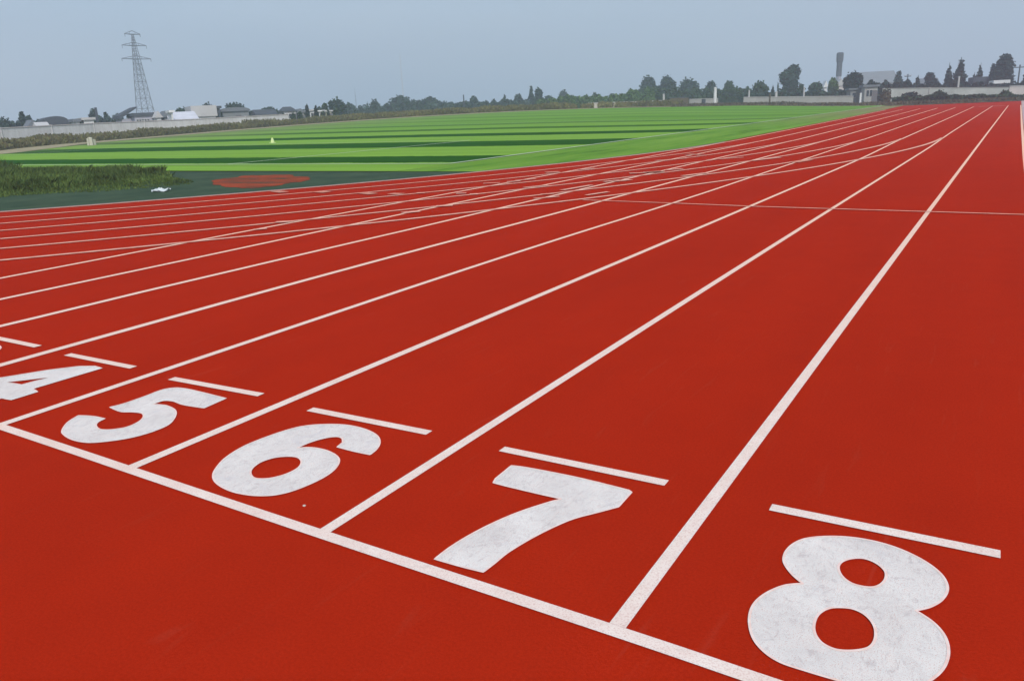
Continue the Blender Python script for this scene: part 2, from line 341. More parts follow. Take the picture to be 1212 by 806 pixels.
# short lane ticks ahead of the numbers
ticks = [((912, 601), (1184, 657)), ((594, 532), (789, 572.5)), ((367, 485), (508, 513)), ((203, 448.5), (309, 468)), ((80, 420), (158, 435.5))]
for a, b in ticks:
    A, B = gp(*a), gp(*b)
    ribbon('lane_tick', [A, B], 0.055, 0.0045, M_line, track)
for k in (-5, -6, -7):
    ribbon('lane_tick', [(k*LW+0.28+(0.0), 0.965), (k*LW+LW-0.28+0.07 if k == -5 else k*LW+LW-0.28, 0.97)], 0.058, 0.0065, M_line, track)
# thin line across lanes further on, and a mark close to the far end of the lanes
ribbon('cross_line', [gp(690, 237.5), gp(800, 241.5), gp(900, 245.5), gp(1212, 255)]+[(1.25, gp(1212, 255)[1]-0.01)], 0.05, 0.0115, M_worn, track)
ribbon('cross_line', [(-2.3, 84.3), (-0.2, 84.0)], 0.5, 0.0115, M_worn, track)
ribbon('kerb_line', [(XC+(RI-0.12)*math.cos(math.radians(a)), YC+(RI-0.12)*math.sin(math.radians(a))) for a in np.arange(0, -150, -1)], 0.10, 0.012, plain('kerb_paint', (0.36, 0.27, 0.26)), track)
# many small worn marks where bend and straight meet (relay zones, hurdle spots)
dashes = [((325, 227), (337, 228.5), .22), ((374, 227.5), (387, 228.5), .22), ((428, 229), (442, 230.5), .22),
 ((462, 230), (476, 230.5), .2), ((300, 273), (316, 271.5), .10), ((326, 264), (348, 263), .16), ((476, 253), (496, 251), .18), ((516, 245), (536, 244), .16),
 ((493, 229.5), (503, 229), .16), ((540, 230), (552, 229.5), .12), ((556, 231), (566, 230.5), .18), ((610, 214.5), (634, 212.5), .10), ((572, 218), (592, 217), .10),
 ((600, 216), (616, 215), .14), ((620, 223), (648, 220), .12), ((646, 205), (662, 204), .3), ((665, 226), (700, 220), .12), ((684, 201.5), (704, 200), .14), ((715, 216), (735, 214), .14),
 ((727, 215.5), (747, 213.5), .16), ((745, 206), (786, 204), .16), ((764, 205), (784, 203.5), .3), ((776, 191), (812, 188), .14), ((788, 202), (808, 200.5), .16),
 ((808, 209), (836, 205.5), .14), ((836, 190), (880, 187), .10), ((818, 184), (826, 183), .5), ((890, 191), (924, 187), .12), ((940, 193), (958, 190), .22),
 ((632, 236), (662, 233.5), .10), ((640, 231), (655, 230), .12), ((694, 232), (720, 228), .10)]
M_faded = plain('faded_mark', (0.62, 0.24, 0.17))
for a, b, wd in dashes:
    A, B = gp(*a), gp(*b)
    ribbon('lane_mark', [A, B], wd*1.05, 0.015, M_worn if wd < 0.2 else M_faded, track)

# ---- painted lane numbers: outlines on the rubber
def zoomed(x0, y0, s, pts): return [gp(x0+a/s, y0+b/s) for a, b in pts]
def smooth_loop(pts, corners=(), n=6):
    k = len(pts); out = []
    for i in range(k):
        p1, p2 = Vector(pts[i]), Vector(pts[(i+1) % k])
        p0 = Vector(pts[i-1]) if i not in corners else p1*2-p2 if False else p1
        p3 = Vector(pts[(i+2) % k]) if ((i+1) % k) not in corners else p2
        for j in range(n):
            t = j/n; q = 0.5*((2*p1)+(p2-p0)*t+(2*p0-5*p1+4*p2-p3)*t*t+(3*p1-p0-3*p2+p3)*t**3); out.append((q.x, q.y))
    return out
def number(label, loops, z=0.004):
    polys = [[Vector((x, y, z)) for x, y in l] for l in loops]
    tri = tessellate_polygon(polys); flat = [v for l in polys for v in l]
    o = pymesh('lane_number', flat, tri, M_digit, track); o['label'] = label
    bm = bmesh.new()
    for l in polys:                                   # thin pale rim added along the edges, imitating a bright sharpening halo
        k = len(l)
        ring = []
        for i in range(k):
            d = (l[(i+1) % k]-l[i-1]); d = d.normalized() if d.length > 1e-6 else Vector((1, 0, 0)); nn = Vector((-d.y, d.x, 0))*0.0042
            ring.append((bm.verts.new(l[i]+nn+Vector((0, 0, .0012))), bm.verts.new(l[i]-nn+Vector((0, 0, .0012)))))
        for i in range(k):
            a, b = ring[i], ring[(i+1) % k]
            try: bm.faces.new((a[0], a[1], b[1], b[0]))
            except ValueError: pass
    me = bpy.data.meshes.new('number_outline'); bm.to_mesh(me); bm.free(); link('number_outline', me, M_rim, o)
    return o
e_out = [(310, 385), (262, 342), (232, 290), (252, 240), (310, 205), (400, 193), (500, 196), (600, 212), (700, 242), (800, 290), (872, 345), (900, 400), (880, 448), (830, 480), (770, 495),
         (840, 542), (888, 598), (904, 660), (890, 718), (850, 765), (780, 806), (690, 826), (580, 818), (450, 779), (330, 743), (220, 706), (150, 660), (106, 602), (92, 530), (110, 470), (160, 425), (235, 393)]
number('white painted number 8 on the red track', [smooth_loop(zoomed(860, 580, 3.443, e_out), (0, 14)),
    smooth_loop(zoomed(860, 580, 3.443, [(455, 320), (470, 296), (510, 283), (560, 283), (610, 302), (646, 335), (645, 370), (615, 395), (570, 399), (510, 384), (470, 355)])),
    smooth_loop(zoomed(860, 580, 3.443, [(355, 560), (370, 515), (410, 488), (460, 482), (520, 490), (570, 517), (602, 560), (605, 610), (580, 645), (520, 658), (450, 655), (395, 632), (365, 600)]))])
number('white painted number 7 on the red track', [smooth_loop(zoomed(490, 500, 3.565, [(412, 185), (500, 198), (700, 238), (905, 289), (918, 298), (862, 360), (780, 382), (680, 408), (600, 440), (500, 490), (400, 550), (340, 598), (292, 635), (200, 612), (88, 580), (150, 532), (230, 482), (330, 430), (440, 383), (560, 343), (622, 326), (540, 308), (400, 275), (335, 258), (345, 240)]), (0, 3, 4, 5, 12, 14, 20, 23, 24))])
number('white painted number 6 on the red track', [smooth_loop(zoomed(240, 460, 3.6625, [(725, 290), (650, 274), (583, 256), (607, 236), (604, 219), (580, 212), (530, 218), (470, 235), (410, 260), (470, 258), (530, 269), (575, 290), (592, 315), (575, 350), (530, 385), (460, 420), (380, 450), (310, 465), (240, 468), (170, 460), (110, 443), (62, 415), (45, 385), (57, 350), (100, 302), (180, 252), (280, 211), (380, 178), (460, 162), (560, 157), (640, 163), (710, 181), (755, 206), (768, 235), (755, 265)]), (0, 2, 3, 8)),
    smooth_loop(zoomed(240, 460, 3.6625, [(208, 370), (216, 348), (252, 322), (310, 303), (370, 297), (412, 302), (428, 320), (415, 345), (370, 370), (310, 388), (260, 394), (222, 389)]))])
number('white painted number 5 on the red track', [smooth_loop(zoomed(0, 380, 3.359, [(690, 268), (730, 270), (780, 280), (900, 310), (812, 349), (730, 336), (690, 322), (650, 320), (610, 333), (660, 338), (695, 355), (698, 380), (670, 415), (600, 445), (520, 467), (430, 481), (350, 486), (290, 475), (255, 455), (248, 437), (270, 405), (312, 378), (370, 381), (418, 391), (390, 405), (383, 420), (400, 433), (440, 434), (500, 425), (548, 405), (570, 385), (565, 370), (530, 365), (480, 363), (437, 345), (500, 328), (580, 300), (640, 277)]), (3, 4, 8, 21, 23, 34))])
number('white painted number 4 on the red track', [smooth_loop([(-4.10, 0.865), (-4.20, 0.87), (-4.30, 0.82), (-4.42, 0.68), (-4.56, 0.44), (-4.66, 0.27), (-4.66, 0.23), (-4.29, 0.23), (-4.29, 0.05), (-4.11, 0.05), (-4.11, 0.235), (-4.02, 0.245), (-4.02, 0.40), (-4.11, 0.42)], tuple(range(14)), 2),
    smooth_loop([(-4.25, 0.59), (-4.41, 0.415), (-4.27, 0.43)], (0, 1, 2), 2)])
def strip_outline(path, w2):
    L_, R2 = [], []
    for i, p in enumerate(path):
        a = Vector(path[max(i-1, 0)]); b = Vector(path[min(i+1, len(path)-1)]); d = (b-a).normalized(); nn = Vector((-d.y, d.x))*w2
        L_.append((p[0]+nn.x, p[1]+nn.y)); R2.append((p[0]-nn.x, p[1]-nn.y))
    return L_+R2[::-1]
three = crom([(-5.68, 0.68), (-5.62, 0.76), (-5.49, 0.79), (-5.35, 0.75), (-5.31, 0.62), (-5.38, 0.50), (-5.49, 0.46), (-5.36, 0.41), (-5.29, 0.27), (-5.36, 0.14), (-5.49, 0.10), (-5.63, 0.14), (-5.69, 0.23)], 5)
number('white painted number 3 on the red track', [strip_outline(three, 0.075)])
two = crom([(-6.90, 0.64), (-6.83, 0.75), (-6.70, 0.79), (-6.57, 0.73), (-6.53, 0.60), (-6.60, 0.45), (-6.75, 0.28), (-6.90, 0.12)], 5)+[(-6.52, 0.115)]
number('white painted number 2 on the red track', [strip_outline(two, 0.07)])
number('white painted number 1 on the red track', [[(-8.02, 0.6), (-7.95, 0.60), (-7.95, 0.06), (-7.78, 0.06), (-7.78, 0.86), (-7.91, 0.86), (-8.02, 0.76)]])

# ---- paving outside lane 8
py_ = [-26, 0]+list(np.arange(2, 113, 3.0)); px_ = [lane_x(1, max(0, y))+0.055 for y in py_]
pv = pymesh('pavement', [(x, y, 0.02) for x, y in zip(px_, py_)]+[(4.8, y, 0.02) for y in py_]+[(x, y, -0.05) for x, y in zip(px_, py_)],
            [(i, i+len(py_), i+1+len(py_), i+1) for i in range(len(py_)-1)]+[(i+2*len(py_), i, i+1, i+1+2*len(py_)) for i in range(len(py_)-1)], M_pave)
tag(pv, 'pale pinkish paved strip outside the last lane', kind='structure')

# ---- infield
dz = [Vector((x, y, -0.012)) for x, y in inner if y < 16.4]
left_y = dz[0].y
dpoly = dz + [Vector((-14.0, 17.2, -0.012)), Vector((-80, 17.2, -0.012))]
tag(pymesh('infield_surface', dpoly, tessellate_polygon([dpoly]), M_dzone), 'dark green rubber surface inside the bend', kind='structure')
fan_px = [(253, 216), (258, 212.5), (272, 210.5), (290, 208), (312, 207), (338, 206.6), (355, 208.5), (366, 211), (362, 214), (345, 216.5), (326, 219.5), (298, 222.5), (276, 221.8), (260, 219.5)]
fq = [Vector(p) for p in crom([gp(*p) for p in fan_px]+[gp(*fan_px[0])], 10)[:-1]]; fc = sum(fq, Vector((0, 0)))/len(fq)
fp = [Vector((*(fc+(q-fc)*(1+0.16*noise.noise(Vector((q.x*1.6, q.y*1.6, 2)))+0.06*noise.noise(Vector((q.x*7, q.y*7, 5))))), -0.006)) for q in fq]
tag(pymesh('runup_pad', fp, tessellate_polygon([fp]), M_redfan), 'faded red rubber patch on the dark green surface', kind='structure')
EDGE = [(-57, 8), (-59, 18), (-62.6, 28.8), (-69.4, 36.3), (-77.7, 45.9), (-82.4, 61.7), (-83.5, 76.3), (-80.5, 88), (-76.1, 97), (-70.5, 104), (-65, 111), (-57, 117)]
ey = [p[1] for p in EDGE]; ex = [p[0] for p in EDGE]
def inner_x(y):
    if y < YC: return XC+36.2*math.cos(math.asin(max(-1, (y-YC)/36.2)))
    return -8.80+fan(-7, y)
def sheet(name, y0, y1, fl, fr, cols, step, zoff, m, label):
    rows = list(np.arange(y0, y1, step))+[y1]; vs = []
    for y in rows:
        a, b = fl(y), fr(y)
        for c in range(cols+1): x = a+(b-a)*c/cols; vs.append((x, y, terrain_z(x, y)+zoff))
    fs = [(r*(cols+1)+c, r*(cols+1)+c+1, (r+1)*(cols+1)+c+1, (r+1)*(cols+1)+c) for r in range(len(rows)-1) for c in range(cols)]
    return tag(pymesh(name, vs, fs, m, smooth=True), label, kind='structure')
XT = -14.15
turf = sheet('football_pitch', 15.9, 117, lambda y: float(np.interp(y, ey, ex)), lambda y: XT+0.05 if y < 60 else XT+0.05, 48, 1.5, 0.004, M_turf, 'striped light and dark green artificial turf football pitch')
sheet('pitch_margin', 15.9, 112, lambda y: XT+0.05, lambda y: inner_x(y)-0.02, 6, 1.5, 0.0, M_margin, 'dark strip between the pitch and the track')
def turf_line(pts, wd=0.13):
    fine = []
    for a, b in zip(pts[:-1], pts[1:]):
        k = max(1, int((Vector(b)-Vector(a)).length/1.5))
        fine += [tuple(Vector(a).lerp(Vector(b), i/k)) for i in range(k)]
    fine.append(pts[-1])
    o = ribbon('pitch_line', fine, wd, 0, M_turfline, turf)
    for v in o.data.vertices: v.co.z = terrain_z(v.co.x, v.co.y)+0.02
    return o
turf_line([(XT, 18.6), (XT, 113)], 0.16)
turf_line([(XT+.08, 18.6), (-62.5, 18.6)], 0.14)
turf_line([(-24.8, 18.67), (-24.8, 35.1), (-58, 35.1), (-58, 18.67)])
turf_line([(XT-.08, 66), (-80, 66)])
def strip(name, off0, off1, m, label, zoff=0.02):
    base = EDGE+[(-44, 120.5), (-30, 120.5), (-18, 118), (-9, 115), (1, 113.2), (12, 112.5), (30, 112)]
    pts = crom(base, 5); vs = []; nn_l = []
    for i, p in enumerate(pts):
        a = Vector(pts[max(i-1, 0)]); b = Vector(pts[min(i+1, len(pts)-1)]); d = (b-a).normalized(); nn = Vector((-d.y, d.x)); P = Vector(p)
        for o_ in (off0, (off0+off1)/2, off1):
            q = P+nn*o_; vs.append((q.x, q.y, terrain_z(q.x, q.y)+zoff))
    fs = [(3*i+j, 3*i+j+1, 3*i+j+4, 3*i+j+3) for i in range(len(pts)-1) for j in (0, 1)]
    return pts, tag(pymesh(name, vs, fs, m), label, kind='structure')
PATH, _ = strip('path', 0.0, 4.6, M_path, 'narrow sandy path round the far side of the pitch')

# ------------------------------------------------------------------ vegetation
def cards(P, S, up=0.0, seed=0, aspect=1.0):
    """arrays of centres P and sizes S -> quads with random orientation"""
    r = np.random.default_rng(seed); n = len(P)
    a = r.normal(size=(n, 3)); a /= np.linalg.norm(a, axis=1, keepdims=True)
    b = np.cross(a, r.normal(size=(n, 3))); b /= np.linalg.norm(b, axis=1, keepdims=True)
    if up: b = b*(1-up)+np.array([0, 0, 1])*up; b /= np.linalg.norm(b, axis=1, keepdims=True)
    a = np.cross(b, a); a /= np.linalg.norm(a, axis=1, keepdims=True)
    a *= S[:, None]*0.5; b *= S[:, None]*0.5*aspect
    V = np.stack([P-a-b, P+a-b*0.6, P+a*0.5+b, P-a*0.7+b*0.8], 1).reshape(-1, 3)
    F = np.arange(4*n).reshape(-1, 4); return V, F
def blob_points(blobs, n, seed):
    r = np.random.default_rng(seed); vol = np.array([b[3]*b[4]*b[5] for b in blobs]); idx = r.choice(len(blobs), n, p=vol/vol.sum())
    d = r.normal(size=(n, 3)); d /= np.linalg.norm(d, axis=1, keepdims=True); rad = r.uniform(0.55, 1.0, n)**0.6*np.where(r.uniform(0, 1, n) < 0.2, 1.16, 1.0)
    B = np.array(blobs)[idx]; return B[:, :3]+d*B[:, 3:6]*rad[:, None]
_ti = 0
def tree(name, label, xl, xr, ytop, dist, kind='round', m=None, group=None, skirt=0.15, dens=1.0):
    global _ti; _ti += 1
    g, W, H = span(xl, xr, ytop, dist); r = np.random.default_rng(100+_ti)
    root = empty(name, (g.x, g.y, g.z-0.05)); tag(root, label, 'conifer' if kind in ('cone', 'column', 'blunt') else 'shrub' if kind == 'shrub' else 'tree', group)
    ax = math.atan2(CR[1], CR[0]); size = max(0.22, dist*0.0019)
    blobs = []
    R = W/2
    if kind == 'round':
        z0 = H*skirt
        blobs.append((0, 0, z0+(H-z0)*0.52, R*0.80, R*0.80, (H-z0)*0.44))
        for i in range(9):
            a = r.uniform(0, 6.28); q = r.uniform(0.35, 0.62); zz = z0+(H-z0)*r.uniform(0.2, 0.78)
            s = R*r.uniform(0.30, 0.48); blobs.append((math.cos(a)*R*q, math.sin(a)*R*q, zz, s, s, min(s*0.95, H-zz)))
    elif kind == 'flat':            # wide, low crown held high
        for i in range(8):
            a = r.uniform(0, 6.28); q = r.uniform(0.0, 0.6); s = R*r.uniform(0.34, 0.5); blobs.append((math.cos(a)*R*q, math.sin(a)*R*q, H*r.uniform(0.62, 0.82), s, s, H*0.18))
    elif kind == 'cone':
        for i in range(11):
            t = i/10; rr = R*1.2*(1-t)**0.72*r.uniform(0.9, 1.08)+R*0.06; ox, oy = r.normal(size=2)*R*0.07; blobs.append((ox, oy, H*(0.08+0.86*t), rr, rr, H*0.085))
    elif kind == 'column':
        for i in range(8):
            t = i/7; rr = R*(0.75+0.3*math.sin(t*3.0))*(1-0.45*t*t)*r.uniform(0.85, 1.1); blobs.append((r.normal()*R*.1, r.normal()*R*.1, H*(0.10+0.80*t), rr, rr, H*0.12))
    elif kind == 'blunt':
        for i in range(12):
            t = i/11; rr = R*(1.22-0.52*t)*(1 if t < 0.85 else 0.8); blobs.append((R*0.22*(t-0.1)+r.normal()*R*.05, r.normal()*R*.05, H*(0.07+0.82*t), rr, rr, H*0.10))
    elif kind == 'tulip':           # slender stem clump below a broad leaning head
        for i in range(7):
            a = r.uniform(0, 6.28); blobs.append((R*0.1+math.cos(a)*R*0.33, math.sin(a)*R*0.4, H*r.uniform(0.62, 0.80), R*0.62, R*0.62, H*0.17))
        for i in range(6): blobs.append((R*0.12*r.normal(), R*0.2*r.normal(), H*(0.10+0.09*i), R*0.74, R*0.7, H*0.12))
        blobs.append((-R*0.95, 0, H*0.36, R*0.12, R*0.12, H*0.20))
    elif kind == 'shrub':
        for i in range(7):
            a = r.uniform(0, 6.28); q = r.uniform(0, 0.6); blobs.append((math.cos(a)*R*q, math.sin(a)*R*q*0.5, H*0.35, R*0.58, R*0.3, H*r.uniform(0.5, 0.66)))
    n_ = int(min(5200, max(350, (W*H)/(size*size)*7*dens)))
    P = blob_points(blobs, n_, 300+_ti)
    P[:, 2] = np.clip(P[:, 2], 0.05, None)
    S = r.uniform(0.7, 1.5, len(P))*size
    V, F = cards(P, S, 0, 500+_ti)
    # inner masses so the crown is not see-through everywhere
    bm = bmesh.new()
    for b in blobs:
        mm = Matrix.Translation((b[0], b[1], b[2])) @ Matrix.Diagonal((b[3]*0.74, b[4]*0.74, b[5]*0.74, 1))
        vv = bmesh.ops.create_icosphere(bm, subdivisions=2, radius=1, matrix=mm)['verts']
        for v in vv:
            nn = noise.noise(v.co*(1.6/size*0.25)+Vector((_ti, 0, 0))); v.co += (v.co-Vector((b[0], b[1], b[2])))*nn*0.35
            v.co.z = max(v.co.z, 0.0)
    me0 = bpy.data.meshes.new('tmp'); bm.to_mesh(me0); bm.free()
    V0 = np.array([v.co[:] for v in me0.vertices]); F0 = [tuple(len(V)+i for i in p.vertices) for p in me0.polygons]; bpy.data.meshes.remove(me0)
    allv = np.vstack([V, V0]); c, s_ = math.cos(ax), math.sin(ax); allv[:, :2] = allv[:, :2] @ np.array([[c, s_], [-s_, c]])
    pymesh('crown', allv.tolist(), [tuple(f) for f in F.tolist()]+F0, m or M_leaf, root)
    tr = MB(); hh = H*(0.35 if kind not in ('flat', 'round') else 0.62); tr.bar((0, 0, -0.2), (0, 0, hh), max(0.12, H*0.022), max(0.05, H*0.012), 8)
    if kind in ('round', 'flat', 'tulip'):
        for i in range(4):
            a = r.uniform(0, 6.28); tr.bar((0, 0, hh*0.7), (math.cos(a)*R*0.5, math.sin(a)*R*0.5, hh*1.25), H*0.012, 0.04, 6)
    tr.build('trunk', M_bark, root)
    return root
def belt(name, label, cols, dist, m, seed, thick=14, dens=1.0, cat='trees'):
    """a wood that reads as one mass: cols = [(px, ytop)]"""
    r = np.random.default_rng(seed); px = np.array([c[0] for c in cols]); yt = np.array([c[1] for c in cols]); size = dist*0.0019
    n_ = int((px[-1]-px[0])*55*dens); P = []
    X = r.uniform(px[0], px[-1], n_); D = dist+r.uniform(0, thick, n_)
    for x, d in zip(X, D):
        p = spot(x, d); jag = 0.85+0.30*noise.noise(Vector((x*0.16, seed, d*0.05)))
        t = at(x, float(np.interp(x, px, yt)), d); h = max(0.3, (t.z-p.z)*jag); P.append((p.x, p.y, p.z+h*r.uniform(0, 1)**0.75))
    V, F = cards(np.array(P), r.uniform(0.8, 1.7, n_)*size, 0, seed)
    base = len(V); V = V.tolist(); F = [tuple(f) for f in F.tolist()]
    k = int((px[-1]-px[0])/2)+2; xs_ = np.linspace(px[0], px[-1], k)                 # solid lumpy heart of the wood
    for i, x in enumerate(xs_):
        for q, (d, hf) in enumerate(((dist+2, 0.0), (dist+3, 0.55), (dist+thick*0.5, 0.80+0.12*noise.noise(Vector((x*0.2, 1, seed)))), (dist+thick-1, 0.5), (dist+thick, 0.0))):
            p = spot(x, d); t = at(x, float(np.interp(x, px, yt)), d); V.append((p.x, p.y, p.z+(t.z-p.z)*hf-0.05))
    for i in range(k-1):
        for q in range(4): a = base+i*5+q; F.append((a, a+1, a+6, a+5))
    return tag(pymesh(name, V, F, m), label, cat, kind='stuff')

# tall wild grass inside the bend
def grass_patch():
    r = np.random.default_rng(5); n_ = 150000; P = []
    x = r.uniform(-46, -17, n_*2); y = r.uniform(-4, 15.6, n_*2); rad = np.hypot(x-XC, y-YC)
    nz_ = np.array([noise.noise(Vector((a*0.5, b*0.5, 0))) for a, b in zip(x, y)])
    keep = (rad < 31.9+nz_*0.7) & (y < 15.2+nz_*0.9-np.clip(x+24, 0, 9)*0.55) & (r.uniform(0, 1, n_*2) < np.clip((-x-16.5)/8, 0.35, 1))
    x, y, nz_ = x[keep], y[keep], nz_[keep]; n_ = len(x)
    big = np.array([noise.noise(Vector((a*0.22+9, b*0.22, 3))) for a, b in zip(x, y)])
    h = (0.16+0.26*(nz_*0.5+0.5)+0.75*np.clip(big, 0, 0.6))*r.uniform(0.45, 1.15, n_)*np.clip((-x-17.5)/8, 0.22, 1)*np.clip((32.4-np.hypot(x-XC, y-YC))/2.6, 0.35, 1)
    a = r.uniform(0, 6.28, n_); wd = r.uniform(0.008, 0.020, n_); lean = np.clip(r.normal(size=(n_, 2)), -1.6, 1.6)*0.42*h[:, None]
    b0 = np.stack([x-np.cos(a)*wd, y-np.sin(a)*wd, np.full(n_, -0.01)], 1); b1 = np.stack([x+np.cos(a)*wd, y+np.sin(a)*wd, np.full(n_, -0.01)], 1)
    m1 = np.stack([x+np.cos(a)*wd*.8+lean[:, 0]*.4, y+np.sin(a)*wd*.8+lean[:, 1]*.4, h*0.6], 1); m0 = np.stack([x-np.cos(a)*wd*.8+lean[:, 0]*.4, y-np.sin(a)*wd*.8+lean[:, 1]*.4, h*0.6], 1)
    tp = np.stack([x+lean[:, 0], y+lean[:, 1], h], 1)
    V = np.stack([b0, b1, m1, tp, m0], 1).reshape(-1, 3); me = bpy.data.meshes.new('wild_grass')
    me.vertices.add(len(V)); me.vertices.foreach_set('co', V.ravel()); nl = n_*5; me.loops.add(nl); me.loops.foreach_set('vertex_index', np.arange(nl))
    me.polygons.add(n_); me.polygons.foreach_set('loop_start', np.arange(0, nl, 5)); me.polygons.foreach_set('loop_total', np.full(n_, 5)); me.update(); me.validate()
    tag(link('wild_grass', me, M_grass), 'tall dark green wild grass growing inside the bend of the track', 'grass', kind='stuff')
grass_patch()
def weeds(name, label, i0, i1, o0, o1, hmin, hmax, n_, m, seed):
    r = np.random.default_rng(seed); P = []; S = []
    k = len(PATH)
    for _ in range(n_):
        t = r.uniform(i0, i1)*(k-1); i = min(int(t), k-2); a, b = Vector(PATH[i]), Vector(PATH[i+1]); d = (b-a).normalized(); nn = Vector((-d.y, d.x))
        q = a.lerp(b, t-i)+nn*r.uniform(o0, o1); h = hmin+(hmax-hmin)*(0.5+0.5*noise.noise(Vector((q.x*0.25, q.y*0.25, seed))))
        P.append((q.x, q.y, terrain_z(q.x, q.y)+h*r.uniform(0, 1))); S.append(r.uniform(0.07, 0.20))
    V, F = cards(np.array(P), np.array(S), 0.6, seed, 1.9)
    return tag(pymesh(name, V.tolist(), F.tolist(), m), label, 'weeds', kind='stuff')
weeds('dry_weeds', 'band of dry brown and olive weeds behind the sandy path', 0.0, 0.66, 4.7, 11.5, 0.30, 1.25, 75000, M_weed, 21)
weeds('verge_plants', 'low green and brown verge plants beyond the end of the track', 0.66, 1.0, 1.0, 9.0, 0.08, 0.45, 22000, M_brush, 22)

# ------------------------------------------------------------------ walls
M_farwall = plain('weathered_render', (0.44, 0.45, 0.42), 0.25, scale=0.35)
def wall(name, label, pts, thick, m, group=None, cap=None, piers=0, cat='wall', kindpart='coping'):
    """pts = [(px, dist, ytop)]: a standing wall following those stations"""
    st = [(spot(p, d, y), at(p, y, d).z) for p, d, y in pts]
    c = sum((s[0] for s in st), Vector())/len(st); root = empty(name, (c.x, c.y, st[0][0].z)); tag(root, label, cat, group); O = root.location
    b = MB(); cp = MB(); pr = MB()
    for (a, za), (d_, zb) in zip(st[:-1], st[1:]):
        dd = (d_-a); dd.z = 0; ln = dd.length; dd.normalize(); nn = Vector((-dd.y, dd.x, 0))*thick/2
        if dd.length == 0: continue
        n0 = len(b.v)
        for p, zt in ((a, za), (d_, zb)):
            for s in (-1, 1):
                for z in (p.z-0.3, zt): b.v.append(tuple(Vector((p.x, p.y, z))+nn*s-O))
        b.f += [(n0, n0+4, n0+5, n0+1), (n0+2, n0+3, n0+7, n0+6), (n0+1, n0+5, n0+7, n0+3), (n0, n0+1, n0+3, n0+2), (n0+4, n0+6, n0+7, n0+5)]
        if cap:
            n0 = len(cp.v)
            for p, zt in ((a, za), (d_, zb)):
                for s in (-1, 1):
                    for z in (zt+0.003, zt+0.09): cp.v.append(tuple(Vector((p.x, p.y, z))+nn*s*1.5-O))
            cp.f += [(n0, n0+4, n0+5, n0+1), (n0+2, n0+3, n0+7, n0+6), (n0+1, n0+5, n0+7, n0+3), (n0, n0+2, n0+6, n0+4), (n0, n0+1, n0+3, n0+2), (n0+4, n0+6, n0+7, n0+5)]
        if piers:
            k = max(1, int(ln/piers))
            for i in range(k):
                q = a.lerp(d_, i/k)-O; zt = za+(zb-za)*i/k-O.z; pr.bar((q.x, q.y, -0.3), (q.x, q.y, zt+0.12), thick*0.9, sides=4)
    b.build('wall_body', m, root)
    if cap: cp.build(kindpart, cap, root)
    if piers: pr.build('piers', M_conc if m is not M_wall else M_pale, root)
    return root
wall('boundary_wall', 'long whitewashed boundary wall behind the weeds on the left', [(-90, 98, 157.5), (0, 104, 152.5), (60, 109, 149.3), (110, 114, 146.8), (170, 119, 144.3), (230, 124, 141.8), (290, 130, 138.6), (340, 136, 136)], 0.25, M_wall, cap=M_pink, piers=6)
wall('boundary_wall', 'white wall behind the shrubs at the far end of the track', [(1046, 152, 105.5), (1100, 152, 104.6), (1194, 152, 104)], 0.25, M_farwall, cap=M_conc, piers=7)
wall('boundary_wall', 'pinkish wall section at the far right, behind the last lane', [(1195, 150, 102.6), (1290, 150, 99)], 0.3, M_pink, cap=M_pale)
wall('low_wall', 'low pale wall in front of the tall leaning tree', [(880, 147, 115.8), (940, 148, 115.2), (1010, 149, 114.4)], 0.3, M_conc, cap=M_pale)
wall('low_wall', 'low beige wall left of the brown board gate', [(696, 158, 122.6), (745, 158, 121), (790, 158, 119.2)], 0.3, M_rubble, cap=M_pale)
wall('low_wall', 'low pale wall between the brown gate and the white post', [(816, 156, 118.2), (850, 156, 117.3)], 0.3, M_conc, cap=M_pale)
wall('low_wall', 'low pale wall under the twin dark trees left of centre', [(596, 150, 127.4), (630, 152, 125.6), (660, 154, 124.4)], 0.3, M_rubble)
wall('board_gate', 'wide brown board gate between two low pale walls', [(793, 155, 116.6), (815, 155, 115.9)], 0.15, M_brown, cap=M_dgrey, cat='gate', kindpart='top_rail')

